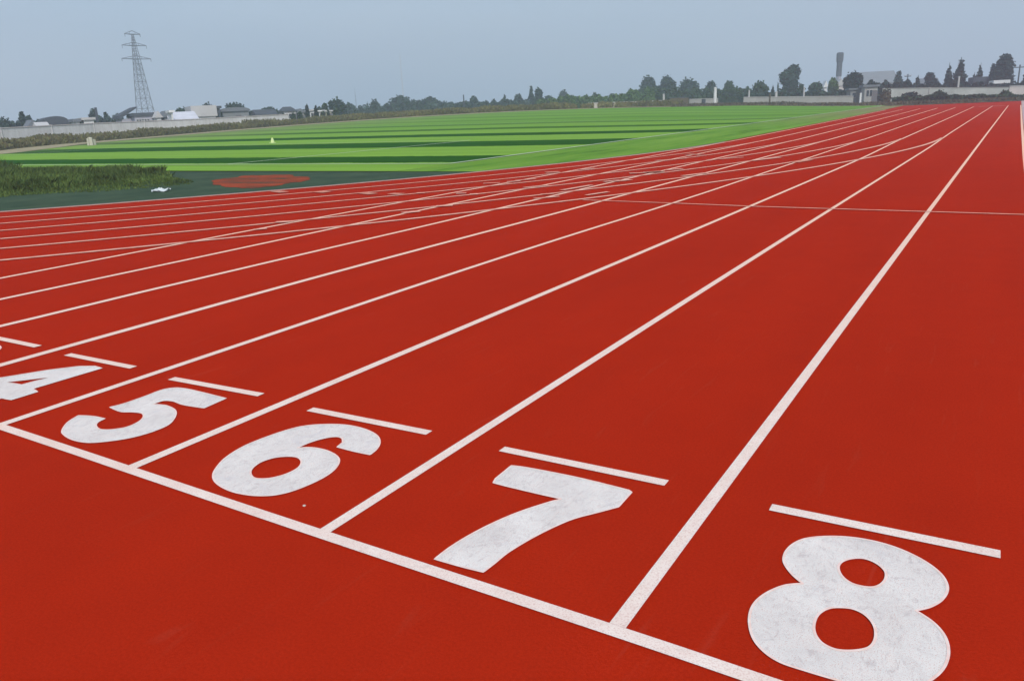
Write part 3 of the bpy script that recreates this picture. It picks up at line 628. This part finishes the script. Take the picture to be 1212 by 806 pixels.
# ------------------------------------------------------------------ buildings
def rz_face(g):  # facing the track
    return math.atan2(g.y-EYE[1], g.x-EYE[0])-math.pi/2
def house(name, label, xl, xr, ytop, dist, depth=7, roof='gable', wm=None, rm=None, roofh=0.3, windows=3, door=True, turn=0.12, cat='house', group=None, chimney=False, eave=0.3):
    g, W, H = span(xl, xr, ytop, dist); root = empty(name, (g.x, g.y, g.z-0.1), rz_face(g)+turn); tag(root, label, cat, group)
    wm = wm or M_white; rm = rm or M_roof; hw = W/2-eave*0.6; wh = H*(1-roofh); y0, y1 = 0.0, depth
    MB().box(-hw, hw, y0, y1, -0.4, wh).build('wall', wm, root)
    r = MB(); e = hw+eave
    if roof == 'gable': r.prism([(-e, wh+0.003), (e, wh+0.003), (e*0.94, wh+0.12), (0, H), (-e*0.94, wh+0.12)], y0-eave, y1+eave)
    elif roof == 'long':       # ridge parallel with the front
        n0 = len(r.v)
        r.v += [(-e, y0-eave, wh+.003), (e, y0-eave, wh+.003), (e, y1+eave, wh+.003), (-e, y1+eave, wh+.003), (-e*0.96, (y0+y1)/2, H), (e*0.96, (y0+y1)/2, H)]
        r.f += [(0, 3, 2, 1), (0, 1, 5, 4), (2, 3, 4, 5), (1, 2, 5), (3, 0, 4)]
    elif roof == 'hip':
        r.v += [(-e, y0-eave, wh+.003), (e, y0-eave, wh+.003), (e, y1+eave, wh+.003), (-e, y1+eave, wh+.003), (-e*0.5, (y0+y1)/2, H), (e*0.5, (y0+y1)/2, H)]
        r.f += [(0, 3, 2, 1), (0, 1, 5, 4), (2, 3, 4, 5), (1, 2, 5), (3, 0, 4)]
    elif roof == 'flat': r.box(-e, e, y0-eave, y1+eave, wh+0.003, H)
    elif roof == 'curve': r.prism([(-e, wh+.003), (e, wh+.003)]+[(e*math.cos(t), wh+.003+(H-wh)*math.sin(t)**0.6) for t in np.linspace(0.15, math.pi-0.15, 9)], y0-eave, y1+eave)
    elif roof == 'tilt': r.prism([(-e*1.1, wh+.003), (-e*0.9, wh-.0+.003), (e*1.15, H-0.25), (e*1.15, H), (-e*1.1, wh+0.5)], y0-eave, y1+eave)
    rf = r.build('roof', rm, root)
    if chimney: MB().box(hw*0.4, hw*0.4+0.6, depth*0.4, depth*0.4+0.6, wh+0.3, H+0.8).build('chimney', wm, rf)
    for i in range(windows):
        x = -hw+2*hw*(i+1)/(windows+1+(1 if door else 0)); ww = min(0.6, hw/(windows+1)*0.6); zb, zt = wh*0.42, min(wh*0.80, wh*0.42+1.3)
        f = MB().box(x-ww-0.06, x+ww+0.06, -0.05, -0.002, zb-0.06, zt+0.06).build('window', M_pale if wm is not M_pale else M_white, root)
        MB().box(x-ww, x+ww, -0.075, -0.052, zb, zt).build('pane', M_glass, f)
    if door:
        x = hw-hw*2/(windows+2)*0.8; d = MB().box(x-0.45, x+0.45, -0.05, -0.002, -0.1, min(2.1, wh*0.8)).build('door', M_door, root)
        MB().box(x+0.28, x+0.34, -0.10, -0.052, 0.95, 1.1).build('handle', M_steel, d)
    return root
# left skyline, left to right (the wall hides their feet)
house('shed', 'long dark grey shed with a low curved roof at far left', 52, 81, 137, 150, 9, 'curve', M_dgrey, M_roof, 0.35, 0, True, cat='shed')
house('house', 'small pale house with a dark pitched roof left of the dark grey shed', 33, 46, 141, 140, 6, 'gable', M_lilac, M_groof, 0.35, 2)
house('house', 'little pinkish white house in front of the dark grey shed', 45, 60, 143.5, 132, 6, 'long', M_pink, M_pale, 0.35, 2)
house('house', 'small white house just right of the dark grey shed', 88, 96, 140, 142, 5, 'flat', M_white, M_groof, 0.16, 1)
house('house', 'low white flat-roofed house beside the dark pole', 98, 113, 138.5, 142, 6, 'flat', M_white, M_pale, 0.12, 3)
house('pavilion', 'lilac pavilion with a dark tilted roof left of the pylon foot', 141, 160, 126, 150, 8, 'tilt', M_lilac, M_roof, 0.42, 2, cat='pavilion')
house('house', 'long lilac house with a dark roof edge at the pylon foot', 158, 183, 133, 146, 8, 'flat', M_lilac, M_roof, 0.14, 5)
house('house', 'white gabled house just right of the pylon foot', 184, 192, 131, 142, 6, 'gable', M_white, M_pale, 0.3, 1)
house('house', 'narrow grey house beside the white gabled one', 193, 201, 130.5, 143, 6, 'gable', M_grey, M_groof, 0.3, 1)
house('shed', 'long low shed with a light lilac roof', 201, 236, 131, 140, 10, 'long', M_grey, M_lroof, 0.5, 0, True, cat='shed')
house('shed', 'small bright white hut at the end of the lilac-roofed shed', 201.5, 206.5, 130, 136, 4, 'flat', M_white, M_white, 0.1, 0, False, cat='hut')
house('house', 'white boxy building with grey upper wall and dark end', 227, 256, 124.5, 148, 9, 'flat', M_white, M_pale, 0.45, 0, True)
house('shed', 'dark grey narrow block attached to the white boxy building', 256.5, 262, 125, 150, 8, 'flat', M_dgrey, M_roof, 0.1, 0, False, cat='shed')
house('shed', 'wide grey barn under the domed trees', 262, 296, 126.5, 154, 10, 'curve', M_grey, M_groof, 0.2, 0, True, cat='barn')
house('shed', 'long low white shed with a dark roof', 303, 329, 128.5, 146, 8, 'long', M_white, M_roof, 0.34, 3, cat='shed')
house('house', 'pale house with a dark hipped roof right of the long white shed', 334, 352, 125.5, 152, 7, 'hip', M_pale, M_roof, 0.28, 2)
house('house', 'white cottage left of the slender dark cypress', 352, 361, 128, 152, 6, 'gable', M_pale, M_groof, 0.3, 1)
house('house', 'bright white cottage between two dark cypresses', 366, 375, 129, 152, 6, 'flat', M_white, M_pale, 0.12, 1)
house('house', 'white cottage below the small bushy tree', 377, 385, 130, 152, 6, 'flat', M_white, M_white, 0.12, 1)
house('house', 'cream cottage at the left end of the tree line', 385.5, 394, 130, 150, 6, 'flat', M_yel, M_pale, 0.12, 1)
# right skyline
house('factory', 'long grey factory building behind the big round dark tree', 1018, 1066, 83.5, 330, 20, 'long', M_pale, M_grey, 0.45, 6, False, cat='factory', turn=0.2)
house('house', 'grey house below the flat topped tree on the right', 1090, 1112, 92, 215, 9, 'long', M_pale, M_groof, 0.3, 3)
house('pavilion', 'white pavilion under a wide dark flat roof', 1152, 1178, 90.5, 190, 8, 'flat', M_white, M_roof, 0.36, 2, cat='pavilion')
house('house', 'white flat canopy building beside the largest conifer', 1176, 1194, 94.5, 182, 7, 'flat', M_grey, M_white, 0.2, 2)
house('shed', 'low grey-brown utility block behind the thin white post', 1022, 1040, 100, 160, 6, 'flat', M_conc, M_groof, 0.12, 2, cat='shed')
house('shed', 'small grey utility block beside the brown brush', 1005, 1021, 104, 165, 6, 'flat', M_grey, M_groof, 0.12, 1, cat='shed')
house('house', 'tiny pale house just left of the water tower foot', 975, 980, 95.5, 230, 5, 'gable', M_white, M_white, 0.3, 1)
house('house', 'pale tan house at the water tower foot', 990, 1001, 93, 225, 6, 'gable', M_pink, M_pale, 0.3, 2)

# ------------------------------------------------------------------ pylon, masts, tower
def pylon():
    g, W, H = span(149, 166, 38, 300); root = empty('power_pylon', (g.x, g.y, g.z), rz_face(g)+0.45)
    tag(root, 'tall grey lattice power pylon above the houses on the left', 'pylon')
    hw = 2.5; levels = [0, 5, 9.5, 13.5, 17, 20, 22.6, 24.8, 26.8]; sc = H/39.0; levels = [l*sc for l in levels]; top = levels[-1]
    def half(z): return hw*(1-z/top)+0.95*(z/top)
    for sx, sy in ((-1, -1), (1, -1), (1, 1), (-1, 1)):
        b = MB(); b.bar((sx*hw, sy*hw, -0.3), (sx*0.95, sy*0.95, top), 0.14, 0.11, 4); b.build('leg', M_steel, root)
    br = MB()
    for a, c in zip(levels[:-1], levels[1:]):
        ha, hc = half(a), half(c); ca = [(-ha, -ha), (ha, -ha), (ha, ha), (-ha, ha)]; cc = [(-hc, -hc), (hc, -hc), (hc, hc), (-hc, hc)]
        for i in range(4):
            j = (i+1) % 4; br.bar((*ca[i], a), (*cc[j], c), 0.055, sides=4); br.bar((*ca[j], a), (*cc[i], c), 0.055, sides=4); br.bar((*cc[i], c), (*cc[j], c), 0.055, sides=4)
    br.build('bracing', M_steel, root)
    m_ = MB(); tz = H-1.0
    for sx, sy in ((-1, -1), (1, -1), (1, 1), (-1, 1)): m_.bar((sx*0.95, sy*0.95, top), (sx*0.25, sy*0.25, tz), 0.12, 0.09, 4)
    z = top
    while z < tz-1:
        h0 = 0.95-(0.70)*(z-top)/(tz-top); z2 = z+1.7; h1 = 0.95-0.70*(min(z2, tz)-top)/(tz-top)
        for s in (-1, 1): m_.bar((-h0*s, -h0, z), (h1*s, -h1, z2), 0.06, sides=4); m_.bar((-h0*s, h0, z), (h1*s, h1, z2), 0.06, sides=4); m_.bar((-h0, -h0*s, z), (-h1, h1*s, z2), 0.06, sides=4)
        z = z2
    m_.build('mast', M_steel, root)
    for zz, L_ in ((H*0.735, 4.9), (H*0.865, 4.1), (H*0.975, 2.6)):
        a = MB()
        for s in (-1, 1):
            a.bar((0, -0.45, zz), (s*L_, 0, zz+0.1), 0.13, 0.09, 4); a.bar((0, 0.45, zz), (s*L_, 0, zz+0.1), 0.13, 0.09, 4); a.bar((0, 0, zz+1.1), (s*L_, 0, zz+0.12), 0.10, 0.07, 4)
            for q in (0.35, 0.7): a.bar((s*L_*q, 0, zz), (s*L_*q, 0, zz+1.1*(1-q)), 0.05, sides=4)
        arm = a.build('crossarm', M_steel, root)
        for s in (-1, 1): MB().bar((s*(L_-0.1), 0, zz+0.05), (s*(L_-0.1), 0, zz-0.8), 0.07, sides=6).build('insulator', M_dgrey, arm)
pylon()
def water_tower():
    g, W, H = span(989.8, 998.3, 62.5, 300); root = empty('water_tower', (g.x, g.y, g.z)); tag(root, 'tall slim grey water tower behind the round dark tree', 'water tower'); R = W/2
    MB().lathe([(R*0.74, -0.3), (R*0.74, H*0.50)], 20).build('shaft', M_lilac, root)
    MB().lathe([(R*0.77, H*0.503), (R*0.80, H*0.78), (R*0.98, H*0.83), (R*1.02, H*0.975)], 20).build('tank', M_dgrey, root)
    c = MB(); c.lathe([(R*0.95, H*0.978), (R*0.8, H)], 16); c.build('cap', M_dgrey, root)
    l = MB()
    for s in (-0.2, 0.2): l.bar((s, -R*1.02, 0), (s, -R*1.02, H*0.8), 0.03)
    for i in range(30): l.bar((-0.2, -R*1.02, 0.4+i*H*0.78/30), (0.2, -R*1.02, 0.4+i*H*0.78/30), 0.02, sides=4)
    l.build('ladder', M_steel, root)
water_tower()
def mast(label, px, ytop, dist, r=0.35, m=None):
    g, W, H = span(px-1, px+1, ytop, dist); root = empty('radio_mast', g); tag(root, label, 'mast')
    b = MB()
    for i in range(3):
        t = i*2.094; b.bar((math.cos(t)*r*2, math.sin(t)*r*2, -0.2), (math.cos(t)*r*0.5, math.sin(t)*r*0.5, H), r*0.30, r*0.2, 4)
    k = int(H/2.2)
    for j in range(k):
        q = j/k; rr = r*(2-1.5*q)
        for i in range(3):
            t, t2 = i*2.094, (i+1)*2.094; rr2 = r*(2-1.5*(j+1)/k); b.bar((math.cos(t)*rr, math.sin(t)*rr, H*q), (math.cos(t2)*rr2, math.sin(t2)*rr2, H*(j+1)/k), r*0.12, sides=4)
    b.build('lattice', m or M_groof, root); MB().bar((0, 0, H), (0, 0, H+2.5), 0.08, 0.03).build('antenna', m or M_groof, root)
mast('very faint thin radio mast fading into the haze left of centre', 474, 66, 560, 0.34, M_pale)
mast('small faint mast above the tree line on the left', 421, 111, 420, 0.20, M_groof)
def post(name, label, px, ytop, dist, r, m, cat='post', cross=0.0, group=None, top='cap'):
    g, W, H = span(px-1, px+1, ytop, dist); root = empty(name, (g.x, g.y, g.z), rz_face(g)); tag(root, label, cat, group)
    MB().bar((0, 0, -0.1), (0, 0, 0.25), r*1.7, r*1.5, 10).build('base', M_conc, root)
    MB().bar((0, 0, 0.25), (0, 0, H-0.08), r, r*0.85, 10).build('shaft', m, root)
    MB().bar((0, 0, H-0.08), (0, 0, H), r*1.15, r*0.6, 10).build('cap', m, root)
    if cross:
        c = MB(); c.bar((-cross, 0, H-0.5), (cross, 0, H-0.5), 0.09, sides=4).build('crossarm', m, root)
        for s in (-1, -0.5, 0.5, 1): MB().bar((s*cross*0.95, 0, H-0.42), (s*cross*0.95, 0, H-0.15), 0.07, 0.05, 8).build('insulator', M_pale, root)
post('utility_pole', 'dark wooden pole among the low white houses at far left', 114.3, 127.5, 140, 0.22, M_roof, 'pole')
post('utility_pole', 'thin dark pole standing alone left of centre', 549, 112.5, 165, 0.14, M_dgrey, 'pole')
post('gate_post', 'pale post at the left side of the brown board gate', 785.5, 111.5, 156, 0.22, M_pale)
post('concrete_post', 'thickest white post, right of the brown gate', 846.5, 103.5, 156, 0.30, M_white)
post('utility_pole', 'slim grey pole just left of the tall leaning tree', 911, 111, 144, 0.15, M_brown, 'pole')
post('concrete_post', 'pale post in front of the tall leaning tree', 918.5, 108.5, 150, 0.24, M_pale)
post('concrete_post', 'slim pale post left of the square topped tree', 886.5, 107, 158, 0.16, M_pale)
post('concrete_post', 'slim grey post right of the tall leaning tree', 951.5, 103, 158, 0.15, M_pale)
post('marker_post', 'short bright white post near the end of the pitch', 1018.2, 110.5, 125, 0.15, M_white)
post('utility_pole', 'pale pole among the dark conifers', 1134.5, 91, 170, 0.18, M_pale, 'pole')
post('utility_pole', 'utility pole with a crossarm right of the largest conifer', 1206.5, 77, 200, 0.16, M_dgrey, 'pole', 1.6)
post('utility_pole', 'slender pole above the hedge left of the flat topped tree', 1074, 88, 215, 0.14, M_dgrey, 'pole', 0.7)

# ------------------------------------------------------------------ trees, left to right
tree('tree', 'broad dark tree at the left edge above the white wall', -12, 19, 138.5, 150, 'round', M_leafb, skirt=0)
tree('tree', 'dark tree with an uneven top beside the leftmost one', 21, 32, 132, 150, 'round', M_leafb)
tree('tree', 'thin leaning dark tree left of the dark grey shed', 30, 40, 134.5, 152, 'flat', M_leafb)
tree('tree', 'blue green tree behind the dark pole at far left', 103, 118, 129.5, 175, 'round', M_leafb)
tree('tree', 'small tree right of the dark pole', 122, 131, 132, 170, 'round', M_leafb)
tree('tree', 'low dark tree left of the tilted roof pavilion', 131, 145, 133.5, 165, 'round', M_leaf, skirt=0)
tree('tree', 'dark tree showing above the lilac-roofed shed', 203, 226, 126.3, 170, 'round', M_leaf, skirt=0)
tree('tree', 'domed tree behind the white boxy building', 234, 257, 121, 175, 'round', M_leafb, skirt=0)
tree('tree', 'wide domed tree behind the grey barn', 266, 294, 120, 175, 'round', M_leafb, skirt=0)
tree('tree', 'dark tree filling the gap right of the domed trees', 290, 308, 130, 165, 'round', M_leafb, skirt=0)
tree('tree', 'low dark tree behind the long low white shed', 302, 335, 126.5, 175, 'round', M_leafb, skirt=0)
tree('cypress', 'slender dark cypress standing among white cottages', 361.5, 365.5, 122, 150, 'column', M_conif)
tree('cypress', 'second slender cypress, right of the bright white cottage', 372, 376.5, 125.5, 148, 'column', M_conif)
tree('tree', 'small bushy dark tree left of the big dome tree', 380, 389, 121.5, 160, 'round', M_leaf)
tree('tree', 'big dome tree at the left end of the tree line', 387, 411, 116, 165, 'round', M_leafb, skirt=0)
for a, b, c, l in ((333, 338, 133.5, 'dark bush before the hipped roof house, left one'), (345, 350, 133, 'dark bush before the hipped roof house, right one'), (353, 359, 131.5, 'dark bush before the white cottage by the cypress'), (379, 384, 132, 'dark bush before the white cottage under the bushy tree'), (387, 391, 130.5, 'narrow dark bush in front of the cream cottage'), (394, 400, 129, 'dark bush right of the cream cottage')):
    tree('shrub', l, a, b, c, 143, 'shrub', M_leaf, 'bushes in front of the cottages')
tree('tree', 'domed hazy tree left of the faint mast', 436, 451, 117.5, 230, 'round', M_leafb, skirt=0)
tree('tree', 'broad peaked tree under the faint radio mast', 457, 488, 112.5, 230, 'round', M_leafb, skirt=0)
tree('tree', 'wide low hazy tree right of the broad peaked one', 490, 526, 115, 240, 'round', M_leafb, skirt=0)
tree('tree', 'small spiky tree right of the thin dark pole', 555, 566, 112.5, 220, 'round', M_leafb)
tree('cypress', 'tiny narrow tree on the skyline left of centre', 595.5, 599.5, 112, 230, 'column', M_leafb)
tree('tree', 'small domed tree on the skyline left of the twin dark trees', 607, 620, 111.3, 225, 'round', M_leafb)
tree('tree', 'dark upright tree with a pointed top, left of the twin pair', 625.5, 633, 101.5, 220, 'column', M_leafb)
tree('tree', 'dark rounded tree, right of the twin pair', 632, 643, 103.5, 222, 'round', M_leafb)
tree('tree', 'low rounded tree attached right of the twin dark trees', 642, 657, 112, 215, 'round', M_leafb, skirt=0)
tree('tree', 'hazy grey tree behind the fresh green bush', 660, 673, 106, 290, 'round', M_leafb)
tree('tree', 'fresh green bushy tree left of centre', 662, 686, 113, 185, 'round', M_leafg, skirt=0)
for a, b, c, l in ((700, 708, 108.5, 'small pointed tree in the middle tree line'), (719, 730, 110, 'small round tree in the middle tree line'), (741, 752, 105, 'small tree left of the three large domes')):
    tree('tree', l, a, b, c, 215, 'round', M_leaf)
tree('tree', 'left one of the three large domed trees', 755, 780, 89.3, 235, 'round', M_leafb, skirt=0)
tree('tree', 'middle and tallest of the three large domed trees', 777, 803, 88.3, 235, 'round', M_leafb, skirt=0)
tree('tree', 'right one of the three large domed trees', 801, 827, 92, 235, 'round', M_leafb, skirt=0)
tree('tree', 'dark tree above the thickest white post', 833, 850, 96, 215, 'round', M_leafb)
tree('tree', 'dark tree with a small pointed tuft right of the white post', 856, 870, 95, 210, 'round', M_leaf)
tree('tree', 'green tree spreading right of the tufted tree', 858, 880, 101.5, 200, 'round', M_leaf, skirt=0)
tree('tree', 'square topped green tree left of the tall leaning tree', 888, 910, 95, 185, 'round', M_leaf, skirt=0)
tree('conifer', 'small pointed conifer beside the tall leaning tree', 911.5, 917.5, 99.5, 180, 'cone', M_conif)
tree('tree', 'tallest tree, with a broad leaning head over a narrower body', 920.5, 947, 73.5, 200, 'tulip', M_leafb, dens=1.6)
tree('tree', 'small round dark tree right of the tall leaning tree', 944, 953, 98, 180, 'round', M_leaf, skirt=0)
tree('tree', 'low green tree left of the tiny pale house', 954, 977, 96, 185, 'round', M_leaf, skirt=0)
tree('tree', 'light green tree at the foot of the water tower', 979, 993, 91.5, 195, 'round', M_leafg)
tree('tree', 'big round very dark tree in front of the factory', 996, 1025, 83.8, 175, 'round', M_conif, skirt=0, dens=1.4)
tree('tree', 'tree at the right end of the long factory', 1058, 1069, 84, 220, 'round', M_leafb)
tree('conifer', 'small cone shaped dark conifer left of the flat topped tree', 1080, 1092, 88.5, 190, 'cone', M_conif)
tree('tree', 'flat topped dark tree above the grey house', 1091, 1112, 86, 205, 'flat', M_conif)
tree('conifer', 'slender conifer, left one of the tall pair', 1117.5, 1129.5, 74, 185, 'cone', M_conif, dens=1.5)
tree('conifer', 'tall dark conifer, right one of the tall pair', 1128, 1147, 67.5, 185, 'cone', M_conif, dens=1.5)
tree('conifer', 'thin spire conifer above the dark flat roof', 1155.5, 1165.5, 74, 200, 'cone', M_conif)
tree('conifer', 'small round conifer at the foot of the thin spire', 1148, 1158, 85, 200, 'cone', M_conif)
tree('conifer', 'narrow conifer left of the largest conifer', 1171, 1178.5, 76, 195, 'column', M_conif)
tree('conifer', 'largest conifer with a blunt rounded top, far right', 1172, 1203, 63.5, 190, 'blunt', M_conif, dens=1.6)
tree('tree', 'dark tree cut by the right edge of the photo', 1209, 1226, 84, 185, 'round', M_conif, skirt=0)
for a, b, c, mm, l in ((1064, 1092, 108.3, M_conif, 'dark green mound shrub in front of the white wall, leftmost'), (1098, 1130, 106.5, M_leaf, 'wide shrub in front of the white wall below the tall conifers'), (1133, 1176, 111, M_leaf, 'long low shrub in front of the middle of the white wall'), (1177, 1203, 106.5, M_leaf, 'rounded shrub in front of the white wall, rightmost'), (1199, 1228, 112.5, M_leaf, 'low dark shrub before the pinkish wall'), (1038, 1056, 105, M_brush, 'brown dry brush at the left end of the white wall')):
    tree('shrub', l, a, b, c, 138, 'shrub', mm, 'shrubs beyond the end of the track')
belt('tree_belt', 'low hazy wood behind the left half of the pitch', [(398, 124), (412, 121), (428, 124), (440, 122), (456, 123), (470, 119), (500, 118), (526, 119), (545, 120.5), (556, 119), (580, 118.5), (606, 117.5), (622, 117), (640, 116)], 205, M_leafb, 31, 22)
belt('tree_belt', 'green wood between the twin dark trees and the three domes', [(636, 116.5), (655, 115), (670, 114), (690, 112.5), (705, 111.5), (722, 111.5), (740, 108.5), (756, 105), (775, 103)], 185, M_leafg, 32, 18)
belt('tree_belt', 'wood at the foot of the three domed trees', [(752, 107), (775, 101), (800, 102), (826, 104), (840, 103), (860, 102), (880, 103), (892, 106)], 190, M_leaf, 33, 18)
belt('tree_belt', 'dark hedge row behind the low pale wall', [(878, 107), (905, 107), (925, 108), (950, 106), (975, 106), (996, 104), (1015, 104)], 172, M_leafb, 34, 10)
belt('tree_belt', 'dark hedge along the white wall on the right', [(1020, 99), (1032, 93.5), (1050, 95), (1062, 94), (1080, 96), (1095, 98), (1112, 98), (1130, 96), (1150, 97), (1168, 99), (1190, 98), (1212, 94), (1230, 93)], 172, M_conif, 35, 8)
belt('tree_belt', 'low dark wood behind the houses on the left', [(-20, 143), (30, 142), (80, 142), (100, 139), (130, 137.5), (160, 139), (200, 136), (230, 134), (262, 132), (300, 132), (335, 130), (365, 129), (400, 126)], 165, M_leafb, 36, 10)

belt('low_hedge', 'low ragged hedge in front of the white wall on the right', [(1056, 115), (1070, 114), (1092, 113.5), (1104, 110.5), (1122, 112), (1140, 113.2), (1160, 112.3), (1176, 112.8), (1190, 111), (1204, 113), (1230, 112.5)], 134, M_leaf, 37, 3, 1.2, 'hedge')
# ------------------------------------------------------------------ small loose things
def scrap():
    x, y = gp(191, 226.5); root_v = []; r = np.random.default_rng(3)
    vs = []; fs = []; nx_, ny_ = 9, 5
    for j in range(ny_):
        for i in range(nx_):
            u, v = i/(nx_-1)-0.5, j/(ny_-1)-0.5; vs.append((u*0.42+0.02*r.normal(), v*0.24+0.02*r.normal(), 0.015+abs(0.035*r.normal())+0.05*(0.25-v*v)))
    n0 = len(vs); vs += [(a*0.98, b*0.98, max(0.0, c-0.012)) for a, b, c in vs]
    for j in range(ny_-1):
        for i in range(nx_-1): a = j*nx_+i; fs += [(a, a+1, a+nx_+1, a+nx_), (n0+a, n0+a+nx_, n0+a+nx_+1, n0+a+1)]
    o = pymesh('plastic_scrap', vs, fs, plain('white_plastic', (0.62, 0.66, 0.66)), loc=(x, y, -0.012)); o.rotation_euler.z = 0.5
    tag(o, 'crumpled white plastic scrap lying on the dark green surface', 'litter')
scrap()
def cone():
    x, y = gp(323, 171.5); z = terrain_z(x, y); root = empty('marker_cone', (x, y, z)); tag(root, 'small pale yellow marker cone standing on the striped pitch', 'cone')
    mm = plain('pale_yellow_plastic', (0.66, 0.74, 0.36)); MB().box(-0.16, 0.16, -0.16, 0.16, 0.0, 0.03).build('base', mm, root)
    MB().lathe([(0.13, 0.032), (0.11, 0.15), (0.08, 0.26), (0.05, 0.35)], 16).build('cone_body', mm, root)
cone()
def chip():
    x, y = gp(360, 599); r = np.random.default_rng(1); bm = bmesh.new(); bmesh.ops.create_icosphere(bm, subdivisions=2, radius=0.006)
    for v in bm.verts: v.co *= 1+0.2*r.normal(); v.co.z *= 0.6
    me = bpy.data.meshes.new('pebble'); bm.to_mesh(me); bm.free(); tag(link('pebble', me, M_rubble, loc=(x, y, 0.003)), 'tiny pale pebble on the red track below the number 6', 'pebble')
chip()
def rubble():
    g, W, H = span(103, 111.5, 161.3, 82); r = np.random.default_rng(8); root = empty('rubble_pile', g); tag(root, 'small pile of pale broken blocks beside the sandy path', 'rubble')
    for i in range(7):
        b = bmesh.new(); bmesh.ops.create_cube(b, size=1); s = (r.uniform(.18, .35), r.uniform(.15, .3), H*r.uniform(0.45, 0.95))
        for v in b.verts: v.co = Vector((v.co.x*s[0], v.co.y*s[1], (v.co.z+0.5)*s[2]))*(1+0.06*r.normal())
        bmesh.ops.bevel(b, geom=b.edges[:], offset=0.02, segments=1, affect='EDGES')
        me = bpy.data.meshes.new('block'); b.to_mesh(me); b.free(); o = link('block', me, M_rubble, root, ((i-3)*W/7.5, r.normal()*0.15, 0)); o.rotation_euler.z = r.uniform(0, 1)
rubble()
def drum():
    g, W, H = span(830.8, 834.4, 118.5, 140); root = empty('oil_drum', g); tag(root, 'dark drum standing at the far edge of the pitch', 'drum'); R = 0.32
    MB().lathe([(R, 0), (R, .3), (R*1.04, .32), (R, .34), (R, .62), (R*1.04, .64), (R, .66), (R, .95)], 18).build('drum_body', M_roof, root)
    MB().lathe([(R*1.05, .95), (R*1.05, .99), (R*.9, .985)], 18).build('lid', M_dgrey, root)
drum()

# ------------------------------------------------------------------ haze
hz = MB().box(-620, 320, -120, 720, -1.5, 75).build('haze', None)
hm = bpy.data.materials.new('haze'); hm.use_nodes = True; t = hm.node_tree; t.nodes.clear()
ho = t.nodes.new('ShaderNodeOutputMaterial'); pvn = t.nodes.new('ShaderNodeVolumePrincipled')
pvn.inputs['Color'].default_value = (0.80, 0.88, 1.0, 1); pvn.inputs['Density'].default_value = HAZE; pvn.inputs['Anisotropy'].default_value = 0.2
t.links.new(pvn.outputs[0], ho.inputs['Volume']); hz.data.materials.append(hm)
tag(hz, 'thin pale blue haze over the whole field', 'haze', kind='stuff')
